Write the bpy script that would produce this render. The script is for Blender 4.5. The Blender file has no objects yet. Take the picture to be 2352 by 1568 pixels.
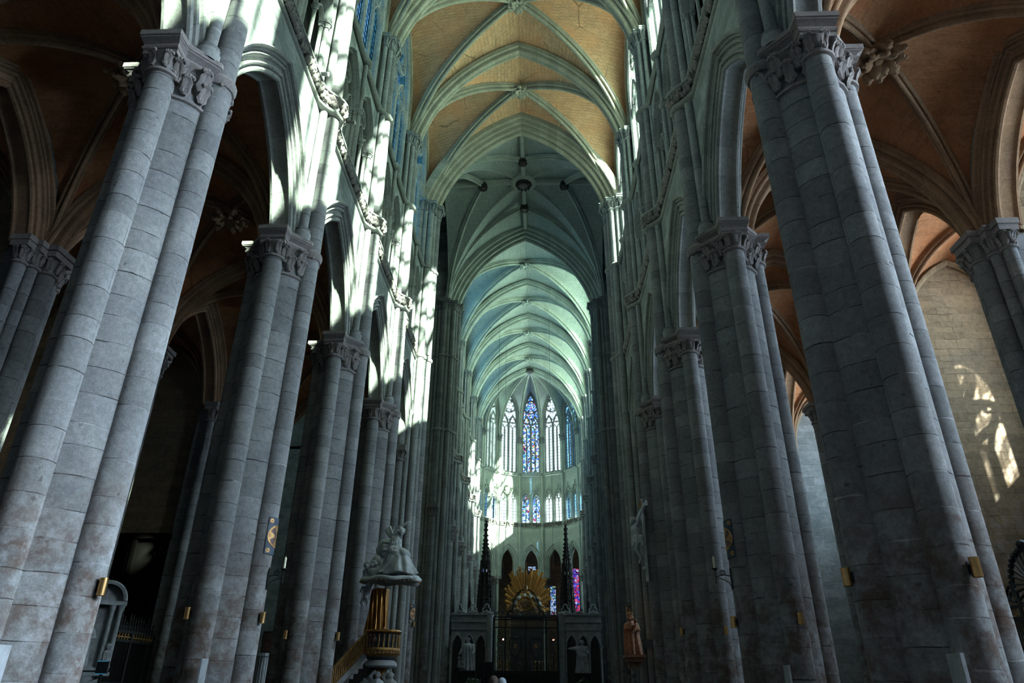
import bpy, math, random
from math import pi, sin, cos, sqrt, acos, atan2, hypot
from mathutils import Vector, Matrix
random.seed(7)
SC = bpy.context.scene
COL = SC.collection
# ---------------------------------------------------------------- camera frame
F_PX, CX, CY = 1590.0, 1176.0, 784.0
CAM = Vector((1.17, 0.0, 1.45))
_A = Vector((68 / F_PX, -806 / F_PX, -1.0)).normalized()
_U = Vector((29 / F_PX, 3169 / F_PX, -1.0))
_U = (_U - _A * _U.dot(_A)).normalized()
_R = _A.cross(_U)
ROT = Matrix((_R, _A, _U))                      # camera space -> world space


def at(px, py, Y):
    """the point of the church at depth Y that the photograph shows at pixel (px, py)"""
    d = ROT @ Vector(((px - CX) / F_PX, (CY - py) / F_PX, -1.0))
    return CAM + d * ((Y - CAM.y) / d.y)


# ---------------------------------------------------------------- mesh builder
class MB:
    def __init__(self):
        self.v, self.f, self.uv = [], [], []

    def add(self, pts, faces, uvs=None):
        b = len(self.v)
        self.v += [tuple(p) for p in pts]
        for k, fc in enumerate(faces):
            self.f.append(tuple(b + i for i in fc))
            if uvs is None:
                self.uv.append([(pts[i][0] + pts[i][1], pts[i][2]) for i in fc])
            else:
                self.uv.append([uvs[i] for i in fc])
        return self

    def grid(self, rows, uvs=None, close=False, flip=False):
        """rows of points -> quads; uvs same layout"""
        n, m = len(rows), len(rows[0])
        b = len(self.v)
        for r in rows:
            self.v += [tuple(p) for p in r]
        for i in range(n - 1):
            for j in range(m if close else m - 1):
                k = (j + 1) % m
                q = [(i, j), (i, k), (i + 1, k), (i + 1, j)]
                if flip:
                    q.reverse()
                self.f.append(tuple(b + a * m + c for a, c in q))
                if uvs is None:
                    self.uv.append([(rows[a][c][0] + rows[a][c][1], rows[a][c][2]) for a, c in q])
                else:
                    uu = []
                    for a, c in q:
                        u, v = uvs[a][c]
                        if close and k == 0 and c == 0:
                            u += uvs[a][m - 1][0] * m / (m - 1) if m > 1 else 0
                        uu.append((u, v))
                    self.uv.append(uu)
        return self

    def box(self, c, s, rz=0.0, bev=0.0):
        x, y, z = [t / 2 for t in s]
        P = []
        cr, sr = cos(rz), sin(rz)
        for dx, dy, dz in ((-1, -1, -1), (1, -1, -1), (1, 1, -1), (-1, 1, -1), (-1, -1, 1), (1, -1, 1), (1, 1, 1), (-1, 1, 1)):
            a, b = dx * x, dy * y
            P.append((c[0] + a * cr - b * sr, c[1] + a * sr + b * cr, c[2] + dz * z))
        F = [(3, 2, 1, 0), (4, 5, 6, 7), (0, 1, 5, 4), (1, 2, 6, 5), (2, 3, 7, 6), (3, 0, 4, 7)]
        return self.add(P, F)

    def lathe(self, prof, c=(0, 0, 0), n=24, a0=0.0, a1=2 * pi, fold=None):
        """prof [(r, z)] bottom to top"""
        full = abs(a1 - a0 - 2 * pi) < 1e-6
        m = n if full else n + 1
        rows, uvs, rm = [], [], max(r for r, z in prof)
        L, prev = 0, None
        for r, z in prof:
            if prev:
                L += hypot(r - prev[0], z - prev[1])
            prev = (r, z)
            row, ur = [], []
            for j in range(m):
                a = a0 + (a1 - a0) * j / n
                rr = r * (fold(a, z) if fold else 1)
                row.append((c[0] + rr * cos(a), c[1] + rr * sin(a), c[2] + z))
                ur.append((rm * a, c[2] + z if abs(prof[-1][1] - prof[0][1]) > .3 else L))
            rows.append(row); uvs.append(ur)
        return self.grid(rows, uvs, close=full)

    def tube(self, pts, r, n=8, caps=True, squash=1.0):
        pts = [Vector(p) for p in pts]
        rs = r if isinstance(r, (list, tuple)) else [r] * len(pts)
        rows, uvs, L = [], [], 0
        t0 = (pts[1] - pts[0]).normalized()
        up = Vector((0, 0, 1)) if abs(t0.z) < .9 else Vector((1, 0, 0))
        for i, p in enumerate(pts):
            t = (pts[min(i + 1, len(pts) - 1)] - pts[max(i - 1, 0)]).normalized()
            s = t.cross(up)
            if s.length < 1e-4:
                s = t.cross(Vector((0, 1, 0)))
            s.normalize()
            q = s.cross(t).normalized()
            up = q
            if i:
                L += (p - pts[i - 1]).length
            rows.append([p + (s * cos(2 * pi * j / n) + q * sin(2 * pi * j / n) * squash) * rs[i] for j in range(n)])
            uvs.append([(rs[i] * 2 * pi * j / n, L) for j in range(n)])
        if caps:
            rows = [[pts[0]] * n] + rows + [[pts[-1]] * n]
            uvs = [uvs[0]] + uvs + [uvs[-1]]
        return self.grid(rows, uvs, close=True, flip=False)

    def ball(self, c, r, n=10, m=7, sc=(1, 1, 1)):
        rows = []
        for i in range(m + 1):
            a = -pi / 2 + pi * i / m
            rows.append([(c[0] + r * sc[0] * cos(a) * cos(2 * pi * j / n), c[1] + r * sc[1] * cos(a) * sin(2 * pi * j / n), c[2] + r * sc[2] * sin(a)) for j in range(n)])
        return self.grid(rows, close=True)

    def arch(self, a, h, prof, fr, n=14, stilt=0.0, t0=-1.0, t1=1.0, flip=False):
        """sweep the profile [(out, w)] along a pointed arch of half-span a and rise h; fr maps (u, v, w) to space"""
        if t0 < 0 < t1:                                  # two halves, so that the point of the arch stays crisp
            self.arch(a, h, prof, fr, n, stilt, t0, 0.0, flip)
            return self.arch(a, h, prof, fr, n, stilt, 0.0, t1, flip)
        n = (n + 1) // 2
        ts = [t0 + (t1 - t0) * i / (2 * n) for i in range(2 * n + 1)]
        rows, uvs, s = [], [], 0
        for k, (o, w) in enumerate(prof):
            if k:
                s += hypot(o - prof[k - 1][0], w - prof[k - 1][1])
            row, ur, L, pv = [], [], 0, None
            pl = [arch_pt(a, h, o, t) for t in ts]
            if stilt:
                if t0 == -1.0:
                    pl = [(-(a + o), -stilt)] + pl
                if t1 == 1.0:
                    pl = pl + [(a + o, -stilt)]
            for u, v in pl:
                if pv:
                    L += hypot(u - pv[0], v - pv[1])
                pv = (u, v)
                row.append(fr(u, v, w)); ur.append((s, L))
            rows.append(row); uvs.append(ur)
        return self.grid(rows, uvs, flip=flip)

    def bar2d(self, pts, wd, d0, d1, fr, closed=False):
        """a bar of width wd along a 2D path (u, v), from depth d0 to d1"""
        n = len(pts)
        if n > 200:
            pass
        L, Rr = [], []
        for i, p in enumerate(pts):
            if closed:
                q0, q1 = pts[(i - 1) % n], pts[(i + 1) % n]
            else:
                q0, q1 = pts[max(i - 1, 0)], pts[min(i + 1, n - 1)]
            t = hypot(q1[0] - q0[0], q1[1] - q0[1]) or 1
            nx, ny = -(q1[1] - q0[1]) / t, (q1[0] - q0[0]) / t
            L.append((p[0] + nx * wd / 2, p[1] + ny * wd / 2))
            Rr.append((p[0] - nx * wd / 2, p[1] - ny * wd / 2))
        dm, mid = d0 + (d1 - d0) * .72, [((a[0] + b[0]) / 2, (a[1] + b[1]) / 2) for a, b in zip(L, Rr)]
        def row(P, d):
            r = [fr(u, v, d) for u, v in P]
            return r + r[:1] if closed else r
        sh = lambda P, k: [(m[0] + (p[0] - m[0]) * k, m[1] + (p[1] - m[1]) * k) for p, m in zip(P, mid)]
        self.grid([row(L, d0), row(L, dm), row(sh(L, .45), d1), row(sh(Rr, .45), d1), row(Rr, dm), row(Rr, d0), row(L, d0)])
        return self

    def mesh(self, name):
        me = bpy.data.meshes.new(name)
        me.from_pydata(self.v, [], self.f)
        ul = me.uv_layers.new(name='UVMap')
        flat = []
        for u in self.uv:
            for a, b in u:
                flat += [a, b]
        ul.data.foreach_set('uv', flat)
        return me


def arch_pt(a, h, o, t):
    R = (a * a + h * h) / (2 * a)
    c = R - a
    Rn = R + o
    te = acos(max(-1, min(1, c / Rn)))
    th = te * (1 - abs(t))
    u, v = c - Rn * cos(th), Rn * sin(th)
    return (u, v) if t <= 0 else (-u, v)


def steep(a, zs, zt, drop):
    """an arch of half-span a at height zs and apex zt, struck from a base `drop` lower: (half-span there, rise, base height, start)"""
    H = zt - zs + drop
    lo, hi = a * .8, a * 1.4
    for _ in range(50):
        m = (lo + hi) / 2
        R = (m * m + H * H) / (2 * m)
        if sqrt(R * R - drop * drop) - (R - m) < a:
            lo = m
        else:
            hi = m
    R = (m * m + H * H) / (2 * m)
    te = acos(max(-1, min(1, (R - m) / R)))
    return m, H, zs - drop, -1 + math.asin(drop / R) / te


def arch_line(a, h, o=0.0, n=10, t0=-1.0, t1=1.0):
    return [arch_pt(a, h, o, t0 + (t1 - t0) * i / (2 * n)) for i in range(2 * n + 1)]


def circle(cx, cy, r, n=20, a0=0.0):
    return [(cx + r * cos(a0 + 2 * pi * i / n), cy + r * sin(a0 + 2 * pi * i / n)) for i in range(n)]


def foil(cx, cy, r, k, n=8, a0=pi / 2):
    """the outline of a k-foil: k lobes round a centre"""
    P = []
    d, rl = r * .56, r * .46
    for i in range(k):
        b = a0 + 2 * pi * i / k
        for j in range(n):
            t = b - 1.9 + 3.8 * j / (n - 1)
            P.append((cx + d * cos(b) + rl * cos(t), cy + d * sin(b) + rl * sin(t)))
    return P


def frame(o=(0, 0, 0), u=(0, 1, 0), w=(1, 0, 0)):
    o, u, w = Vector(o), Vector(u), Vector(w)
    Z = Vector((0, 0, 1))
    return lambda a, b, c: o + u * a + Z * b + w * c


# ---------------------------------------------------------------- objects
def obj(name, mb, mat, parent=None, loc=(0, 0, 0), rz=0.0, smooth=35, kind=None):
    me = mb.mesh(name) if isinstance(mb, MB) else mb
    if isinstance(mb, MB):
        me.materials.append(mat)
        if smooth:
            me.polygons.foreach_set('use_smooth', [True] * len(me.polygons))
            me.set_sharp_from_angle(angle=math.radians(smooth))
    o = bpy.data.objects.new(name, me)
    COL.objects.link(o)
    o.location, o.rotation_euler = loc, (0, 0, rz)
    if parent:
        o.parent = parent
    if kind:
        o['kind'] = kind
    return o


def struct(name, mb, mat, loc=(0, 0, 0), rz=0.0, smooth=35, parent=None):
    return obj(name, mb, mat, parent, loc, rz, smooth, None if parent else 'structure')


def thing(name, label, cat, loc=(0, 0, 0), rz=0.0, group=None):
    o = bpy.data.objects.new(name, None)
    o.empty_display_size = .2
    COL.objects.link(o)
    o.location, o.rotation_euler = loc, (0, 0, rz)
    return tag(o, label, cat, group)


def tag(o, label, cat, group=None):
    o['label'], o['category'] = label, cat
    if group:
        o['group'] = group
    return o


def dup(root, loc, rz=0.0, label=None, group=None):
    r = root.copy(); COL.objects.link(r)
    r.location, r.rotation_euler = loc, (0, 0, rz)
    if label:
        r['label'] = label
    if group:
        r['group'] = group
    for ch in list(root.children):
        c = ch.copy(); COL.objects.link(c); c.parent = r
        for g in ch.children:
            d = g.copy(); COL.objects.link(d); d.parent = c
    return r


def remesh(o, vox=.03, it=4):
    m = o.modifiers.new('Remesh', 'REMESH'); m.mode = 'VOXEL'; m.voxel_size = vox; m.use_smooth_shade = True
    s = o.modifiers.new('Smooth', 'SMOOTH'); s.iterations = it; s.factor = .5
    return o
# ---------------------------------------------------------------- materials
class NT:
    def __init__(self, name):
        self.m = bpy.data.materials.new(name)
        self.m.use_nodes = True
        self.t = self.m.node_tree
        self.t.nodes.clear()

    def n(self, typ, **kw):
        nd = self.t.nodes.new(typ)
        for k, v in kw.items():
            if k.startswith('i_'):
                nd.inputs[k[2:].replace('_', ' ')].default_value = v
            else:
                setattr(nd, k, v)
        return nd

    def l(self, a, b):
        self.t.links.new(a, b)

    def math(self, op, a, b=None, clamp=False):
        nd = self.n('ShaderNodeMath', operation=op, use_clamp=clamp)
        for i, x in enumerate((a, b)):
            if x is None:
                continue
            if isinstance(x, (int, float)):
                nd.inputs[i].default_value = x
            else:
                self.l(x, nd.inputs[i])
        return nd.outputs[0]

    def mix(self, f, a, b, mode='MIX'):
        nd = self.n('ShaderNodeMix', data_type='RGBA', blend_type=mode)
        for s, x in ((nd.inputs[0], f), (nd.inputs[6], a), (nd.inputs[7], b)):
            if isinstance(x, (int, float)):
                s.default_value = x
            elif isinstance(x, tuple):
                s.default_value = x if len(x) == 4 else x + (1,)
            else:
                self.l(x, s)
        return nd.outputs[2]

    def ramp(self, x, *st):
        nd = self.n('ShaderNodeValToRGB')
        e = nd.color_ramp.elements
        while len(e) < len(st):
            e.new(.5)
        for el, (p, c) in zip(e, st):
            el.position = p
            el.color = (c, c, c, 1) if isinstance(c, (int, float)) else tuple(c) + (1,)
        self.l(x, nd.inputs[0])
        return nd.outputs[0]

    def noise(self, vec, scale, detail=3.0, rough=.55):
        nd = self.n('ShaderNodeTexNoise', i_Scale=scale, i_Detail=detail, i_Roughness=rough)
        self.l(vec, nd.inputs['Vector'])
        return nd.outputs['Fac']

    def out(self, sh):
        o = self.n('ShaderNodeOutputMaterial')
        self.l(sh, o.inputs['Surface'])
        return self.m


def stone(name, c1, c2, bw=1.2, bh=.45, mortar=.018, jd=.25, jl=1.5, vary=.35, bump=.35, stain=0.0, stain_z=5.6, crack=0.0, warp=.25, grain=9.0, jmix=.55):
    """ashlar from the UV (metres): irregular courses, dark and pale joints, blotches, pits, damp stains near the floor, cracks"""
    T = NT(name)
    uv = T.n('ShaderNodeTexCoord').outputs['UV']
    ob = T.n('ShaderNodeNewGeometry').outputs['Position']
    sp = T.n('ShaderNodeSeparateXYZ'); T.l(uv, sp.inputs[0])
    cv = T.n('ShaderNodeCombineXYZ'); T.l(sp.outputs[1], cv.inputs[1])
    wv = T.noise(cv.outputs[0], 1.1, 1.0)
    wig = T.noise(ob, 2.2, 3.0)
    v2 = T.math('ADD', sp.outputs[1], T.math('MULTIPLY', T.math('SUBTRACT', wv, .5), warp * 2))
    v2 = T.math('ADD', v2, T.math('MULTIPLY', T.math('SUBTRACT', wig, .5), .05))
    u2 = T.math('ADD', sp.outputs[0], T.math('MULTIPLY', T.math('SUBTRACT', wig, .5), .04))
    c = T.n('ShaderNodeCombineXYZ'); T.l(u2, c.inputs[0]); T.l(v2, c.inputs[1])
    br = T.n('ShaderNodeTexBrick', offset=.5, i_Scale=1.0, i_Bias=0.0)
    br.inputs['Mortar Size'].default_value = mortar
    br.inputs['Mortar Smooth'].default_value = .4
    br.inputs['Brick Width'].default_value = bw
    br.inputs['Row Height'].default_value = bh
    br.inputs['Color1'].default_value = (0, 0, 0, 1)
    br.inputs['Color2'].default_value = (1, 1, 1, 1)
    br.inputs['Mortar'].default_value = (.5, .5, .5, 1)
    T.l(c.outputs[0], br.inputs['Vector'])
    fac = br.outputs['Fac']
    big = T.noise(ob, .9, 4.0, .6)
    fine = T.noise(ob, grain, 5.0, .65)
    base = T.mix(T.ramp(big, (.3, 0.0), (.7, 1.0)), c1, c2)
    tone = T.math('MULTIPLY_ADD', T.math('SUBTRACT', br.outputs['Color'], .5), vary)
    T.t.nodes[-1]
    nd = tone.node; nd.inputs[2].default_value = 1.0
    tone2 = T.math('MULTIPLY', tone, T.math('MULTIPLY', T.ramp(fine, (.30, .76), (.66, 1.08)), T.ramp(T.noise(ob, 38.0, 4.0, .7), (.34, .76), (.62, 1.08))))
    pits = T.ramp(T.noise(ob, 5.5, 2.0), (.70, 1.0), (.76, .55))
    tone2 = T.math('MULTIPLY', tone2, pits)
    cc = T.n('ShaderNodeCombineColor')
    for i in range(3):
        T.l(tone2, cc.inputs[i])
    base = T.mix(1.0, base, cc.outputs[0], 'MULTIPLY')
    jsel = T.ramp(T.noise(ob, 1.3, 2.0), (jmix - .08, 0.0), (jmix + .08, 1.0))
    jcol = T.mix(jsel, tuple(x * jd for x in c1), tuple(min(1, x * jl) for x in c1))
    jf = T.math('MULTIPLY', fac, T.ramp(T.noise(ob, 1.9, 2.0), (.32, .25), (.56, 1.0)))
    base = T.mix(jf, base, jcol)
    if stain:
        pz = T.n('ShaderNodeSeparateXYZ'); T.l(ob, pz.inputs[0])
        low = T.n('ShaderNodeMapRange', i_From_Min=stain_z, i_From_Max=stain_z - 2.2); T.l(pz.outputs[2], low.inputs[0])
        st = T.math('MULTIPLY', T.ramp(T.noise(ob, 1.6, 6.0, .7), (.42, 0.0), (.6, 1.0)), low.outputs[0])
        base = T.mix(T.math('MULTIPLY', st, stain), base, (.10, .065, .05))
        lt = T.math('MULTIPLY', T.ramp(T.noise(ob, 2.3, 7.0, .75), (.5, 0.0), (.62, 1.0)), low.outputs[0])
        base = T.mix(T.math('MULTIPLY', lt, .30), base, (.45, .46, .48))
    h = T.math('SUBTRACT', T.math('MULTIPLY', fine, .5), fac)
    if crack:
        wp = T.n('ShaderNodeMix', data_type='RGBA'); wp.inputs[0].default_value = .35
        nn = T.n('ShaderNodeTexNoise', i_Scale=.7, i_Detail=4.0); T.l(ob, nn.inputs[0])
        T.l(ob, wp.inputs[6]); T.l(nn.outputs['Color'], wp.inputs[7])
        vo = T.n('ShaderNodeTexVoronoi', feature='DISTANCE_TO_EDGE', i_Scale=.42); T.l(wp.outputs[2], vo.inputs['Vector'])
        ck = T.math('MULTIPLY', T.ramp(vo.outputs['Distance'], (0.0, 1.0), (.012, 0.0)), T.ramp(T.noise(ob, .35, 1.0), (.5, 0.0), (.58, 1.0)))
        base = T.mix(T.math('MULTIPLY', ck, crack), base, tuple(x * .12 for x in c1))
        bl = T.ramp(T.noise(ob, .45, 3.0), (.48, 0.0), (.72, 1.0))
        base = T.mix(T.math('MULTIPLY', bl, .45), base, tuple(x * y for x, y in zip(c1, (1.15, .80, .62))))
    bs = T.n('ShaderNodeBsdfDiffuse', i_Roughness=.6)
    T.l(base, bs.inputs['Color'])
    if bump:
        bp = T.n('ShaderNodeBump', i_Strength=bump, i_Distance=.05)
        T.l(h, bp.inputs['Height']); T.l(bp.outputs[0], bs.inputs['Normal'])
    return T.out(bs.outputs[0])


def plain(name, col, rough=.6, metal=0.0, col2=None, scale=6.0, bump=.15):
    T = NT(name)
    ob = T.n('ShaderNodeNewGeometry').outputs['Position']
    b = T.n('ShaderNodeBsdfPrincipled', i_Roughness=rough, i_Metallic=metal)
    nz = T.noise(ob, scale, 4.0, .6)
    T.l(T.mix(T.ramp(nz, (.35, 0.0), (.65, 1.0)), col, col2 or tuple(x * .7 for x in col)), b.inputs['Base Color'])
    if bump:
        bp = T.n('ShaderNodeBump', i_Strength=bump, i_Distance=.02)
        T.l(nz, bp.inputs['Height']); T.l(bp.outputs[0], b.inputs['Normal'])
    return T.out(b.outputs[0])


def matte(name, col):
    T = NT(name)
    b = T.n('ShaderNodeBsdfDiffuse', i_Roughness=1.0); b.inputs[0].default_value = col + (1,)
    return T.out(b.outputs[0])


def glow(name, col, s):
    T = NT(name)
    e = T.n('ShaderNodeEmission', i_Strength=s); e.inputs[0].default_value = col + (1,)
    return T.out(e.outputs[0])


def leaded(name, tint, pane=(.16, .5), bar=.02, stained=0.0, dirt=.35, scale=3.2, blotch=0, lit=0.0):
    """leaded glass: light passes tinted; leads are opaque"""
    T = NT(name)
    uv = T.n('ShaderNodeTexCoord').outputs['UV']
    br = T.n('ShaderNodeTexBrick', offset=.0, i_Scale=1.0)
    br.inputs['Mortar Size'].default_value = bar
    br.inputs['Mortar Smooth'].default_value = .1
    br.inputs['Brick Width'].default_value = pane[0]
    br.inputs['Row Height'].default_value = pane[1]
    T.l(uv, br.inputs['Vector'])
    nz = T.noise(uv, 4.0, 3.0)
    col = T.mix(T.ramp(nz, (.35, 0.0), (.65, 1.0)), tint, tuple(x * (1 - dirt) for x in tint))
    if blotch:
        bz = T.noise(uv, .9 if blotch == 1 else 1.5, 3.0)
        col = T.mix(T.ramp(bz, (.40 if blotch == 1 else .48, 1.0), (.52 if blotch == 1 else .53, 0.0)), col, (.30, .36, .34) if blotch == 1 else (.12, .14, .15))
    if stained:
        vo = T.n('ShaderNodeTexVoronoi', i_Scale=scale); T.l(uv, vo.inputs['Vector'])
        ve = T.n('ShaderNodeTexVoronoi', feature='DISTANCE_TO_EDGE', i_Scale=scale); T.l(uv, ve.inputs['Vector'])
        s = T.n('ShaderNodeSeparateColor'); T.l(vo.outputs['Color'], s.inputs[0])
        rp = T.n('ShaderNodeValToRGB'); rp.color_ramp.interpolation = 'CONSTANT'
        stops = [(0, (.07, .16, .55)), (.20, (.60, .80, 1.0)), (.44, (.12, .26, .75)), (.55, (.02, .03, .05)), (.66, (.35, .55, .95)), (.76, (.65, .30, .04)), (.82, (.04, .28, .22)), (.88, (.40, .04, .10)), (.93, (.8, .9, 1.0))]
        if stained > 1:
            stops = [(0, (.10, .05, .6)), (.25, (.75, .05, .12)), (.45, (.15, .2, .9)), (.6, (.8, .12, .35)), (.75, (.5, .6, 1.0)), (.85, (.2, .02, .2)), (.93, (.05, .1, .5))]
        e = rp.color_ramp.elements
        while len(e) < len(stops):
            e.new(.5)
        for el, (p, c) in zip(e, stops):
            el.position, el.color = p, c + (1,)
        T.l(s.outputs[0], rp.inputs[0])
        col = T.mix(min(1, stained), col, rp.outputs[0])
        col = T.mix(T.ramp(ve.outputs['Distance'], (.02, 1.0), (.05, 0.0)), col, (0, 0, 0))
    col = T.mix(br.outputs['Fac'], col, (0, 0, 0))
    if lit:                                              # the pane itself glows in place of daylight behind it
        em = T.n('ShaderNodeEmission', i_Strength=lit); T.l(col, em.inputs[0])
        return T.out(em.outputs[0])
    tr = T.n('ShaderNodeBsdfTransparent'); T.l(col, tr.inputs[0])
    df = T.n('ShaderNodeBsdfGlossy', i_Roughness=.15); df.inputs[0].default_value = (.35, .4, .45, 1)
    ms = T.n('ShaderNodeMixShader', i_Fac=.05); T.l(tr.outputs[0], ms.inputs[1]); T.l(df.outputs[0], ms.inputs[2])
    return T.out(ms.outputs[0])


M = {}
GREY, GREY2 = (.27, .265, .26), (.185, .185, .19)
M['shaft'] = stone('Stone drums', GREY, GREY2, bw=40, bh=.56, mortar=.012, jd=.15, jl=1.5, vary=.34, jmix=.62, stain=.85)
M['core'] = stone('Stone pier core', GREY, GREY2, bw=2.5, bh=.52, mortar=.012, jd=.15, jl=1.5, vary=.34, jmix=.62, stain=.75)
M['slim'] = stone('Stone slim shafts', (.33, .33, .32), (.24, .245, .245), bw=40, bh=.8, mortar=.012, vary=.25, bump=.15)
M['carved'] = stone('Carved stone', (.29, .25, .235), (.20, .185, .18), bw=40, bh=40, mortar=.0, vary=0, bump=.3, grain=14)
M['wall'] = stone('Tooled ashlar', (.31, .32, .31), (.20, .215, .21), bw=1.1, bh=.42, mortar=.010, jd=.4, jl=1.2, vary=.35, bump=1.0, grain=4)
M['trim'] = stone('Moulded stone', (.35, .35, .33), (.25, .255, .24), bw=1.0, bh=.9, mortar=.008, jd=.4, jl=1.1, vary=.22, bump=.2)
M['rib'] = stone('Rib stone', (.46, .42, .33), (.36, .33, .26), bw=40, bh=.8, mortar=.01, jd=.45, vary=.2, bump=.15)
M['ribpale'] = stone('Pale rib stone', (.54, .57, .50), (.44, .46, .41), bw=40, bh=.7, mortar=.01, jd=.45, vary=.2, bump=.15)
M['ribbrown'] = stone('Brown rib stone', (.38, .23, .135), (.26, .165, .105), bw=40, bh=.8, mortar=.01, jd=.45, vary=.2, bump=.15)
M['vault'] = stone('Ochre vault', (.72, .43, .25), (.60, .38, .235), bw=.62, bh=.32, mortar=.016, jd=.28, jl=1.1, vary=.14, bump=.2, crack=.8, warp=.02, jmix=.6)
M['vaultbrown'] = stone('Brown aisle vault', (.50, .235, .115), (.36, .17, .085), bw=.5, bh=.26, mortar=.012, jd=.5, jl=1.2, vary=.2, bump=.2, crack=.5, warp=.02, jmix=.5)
M['vaultpale'] = stone('Pale vault', (.50, .54, .50), (.43, .47, .44), bw=.55, bh=.30, mortar=.016, jd=.38, jl=.6, vary=.12, bump=.1, warp=.02, jmix=.7)
M['chapel'] = stone('Chapel masonry', (.32, .225, .135), (.23, .175, .12), bw=.9, bh=.32, mortar=.012, jd=.35, jl=1.1, vary=.3, bump=.5, grain=6, stain=.3, stain_z=9)
M['floor'] = stone('Floor slabs', (.055, .05, .045), (.035, .033, .03), bw=.6, bh=.6, mortar=.012, vary=.5, bump=.1)
M['iron'] = plain('Black iron', (.012, .013, .014), .5, .3)
M['wood'] = plain('Dark oak', (.030, .022, .018), .55, 0, (.016, .012, .01))
M['gold'] = plain('Gilding', (.62, .30, .08), .38, .8, (.36, .15, .035), 9)
M['golddull'] = plain('Dull gilding', (.45, .25, .09), .5, .6, (.22, .11, .04), 7)
M['brass'] = plain('Brass', (.62, .38, .16), .28, 1.0, (.45, .26, .1), 5, 0)
M['marble'] = plain('White plaster', (.50, .52, .52), .7, 0, (.34, .36, .37), 4, .2)
M['whitestone'] = plain('White limestone', (.46, .46, .48), .8, 0, (.30, .31, .33), 3, .2)
M['oldstone'] = plain('Weathered statue stone', (.26, .27, .28), .8, 0, (.16, .17, .18), 5, .3)
M['blue'] = plain('Blue paint', (.018, .035, .06), .6)
M['maroon'] = plain('Maroon paint', (.10, .045, .05), .6)
M['black'] = plain('Matt black', (.008, .008, .009), .7)
M['shadeoak'] = matte('Shaded oak', (.0035, .003, .0028))  # oak colour blackened so the sun spot falling on it stays dim
M['wax'] = plain('Candle wax', (.75, .68, .52), .6)
M['skin'] = plain('Skin', (.45, .26, .19), .6, 0, (.36, .2, .15))
M['hairgrey'] = plain('Grey hair', (.26, .29, .32), .8, 0, (.13, .15, .17), 60)
M['hairdark'] = plain('Cropped hair', (.055, .03, .022), .8, 0, (.025, .015, .012), 60)
M['red'] = plain('Red cloth', (.42, .03, .04), .8)
M['navy'] = plain('Navy cloth', (.02, .025, .04), .8)
M['terra'] = plain('Painted wood statue', (.26, .12, .06), .6, .1, (.12, .055, .03), 8, .2)
M['canvas'] = plain('Dark canvas', (.030, .018, .014), .5, 0, (.10, .05, .03), 3)
M['paper'] = plain('Pale board', (.30, .31, .33), .8)
M['steel'] = plain('Pale metal', (.5, .52, .54), .4, .6)
M['leaf'] = plain('Leaves', (.05, .09, .04), .7)
M['glass'] = leaded('Leaded glass', (.74, 1.0, .83), (.22, .6), .014, blotch=1)
M['glassaisle'] = leaded('Aisle leaded glass', (.70, .85, .95), (.22, .6), .014, blotch=2)
M['glassblue'] = leaded('Blue leaded glass', (.07, .19, .34), (.27, .42), .045, dirt=.85)
M['glassclear'] = leaded('Pale leaded glass', (.84, .95, .97), (1.3, .42), .028, dirt=.25)
M['glassstain'] = leaded('Stained glass', (.3, .4, .7), (1.3, .40), .02, stained=1.0, scale=5.0)
M['glassred'] = leaded('Red and blue glass', (.3, .4, .7), (2, .9), .03, stained=2.0, scale=2.6)
M['glassstain_lit'] = leaded('Glowing stained glass', (.3, .4, .7), (1.3, .40), .02, stained=1.0, scale=5.0, lit=.8)
M['glassred_lit'] = leaded('Glowing red and blue glass', (.3, .4, .7), (2, .9), .03, stained=2.0, scale=4.5, lit=.9)
M['flame'] = glow('Sanctuary flame', (1.0, .35, .25), 9.0)
M['screen'] = glow('Blue screen light', (.10, .45, .75), .35)
# ---------------------------------------------------------------- measures (metres)
L = 7.43
XP = 7.4                                   # pier centre lines
XR = 16.3                                  # aisle outer wall line
YP = [12.0 + L * i for i in range(-3, 4)]  # free piers, index 3 is the nearest in view
YCW, YCE = 41.72, 56.3                     # crossing
LC = 7.5
YCH = [YCE + LC * i for i in range(5)]     # choir bay lines
Z_ABA, Z_FR, Z_STR, Z_VS = 14.9, 21.2, 28.1, 33.6
FR = frame()
ntrim = [0]


def trim(mb, mat, loc=(0, 0, 0), rz=0.0, parent=None):
    if parent is None:
        ntrim[0] += 1
    return struct('trim_%d' % ntrim[0], mb, mat, loc, rz, parent=parent)


def trim_dup(me, loc, rz, sy=1.0):
    ntrim[0] += 1
    o = obj('trim_%d' % ntrim[0], me, None, None, loc, rz, kind='structure')
    o.scale.y = sy
    return o


def off(fr, dz):
    return lambda u, v, w: fr(u, v + dz, w)


_h = [(.76, .50), (.79, .60), (.73, .66), (.67, .61), (.66, .50), (.60, .50), (.58, .40), (.545, .38), (.53, .46), (.485, .50), (.44, .46), (.43, .37), (.40, .34),
      (.31, .34), (.29, .30), (.28, .40), (.235, .45), (.185, .41), (.175, .31), (.14, .29), (.12, .36), (.06, .40), (.0, .36), (-.015, .28), (.03, .22), (.045, .19)]
ARC_PROF = _h + [(o, -w) for o, w in reversed(_h)]


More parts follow.
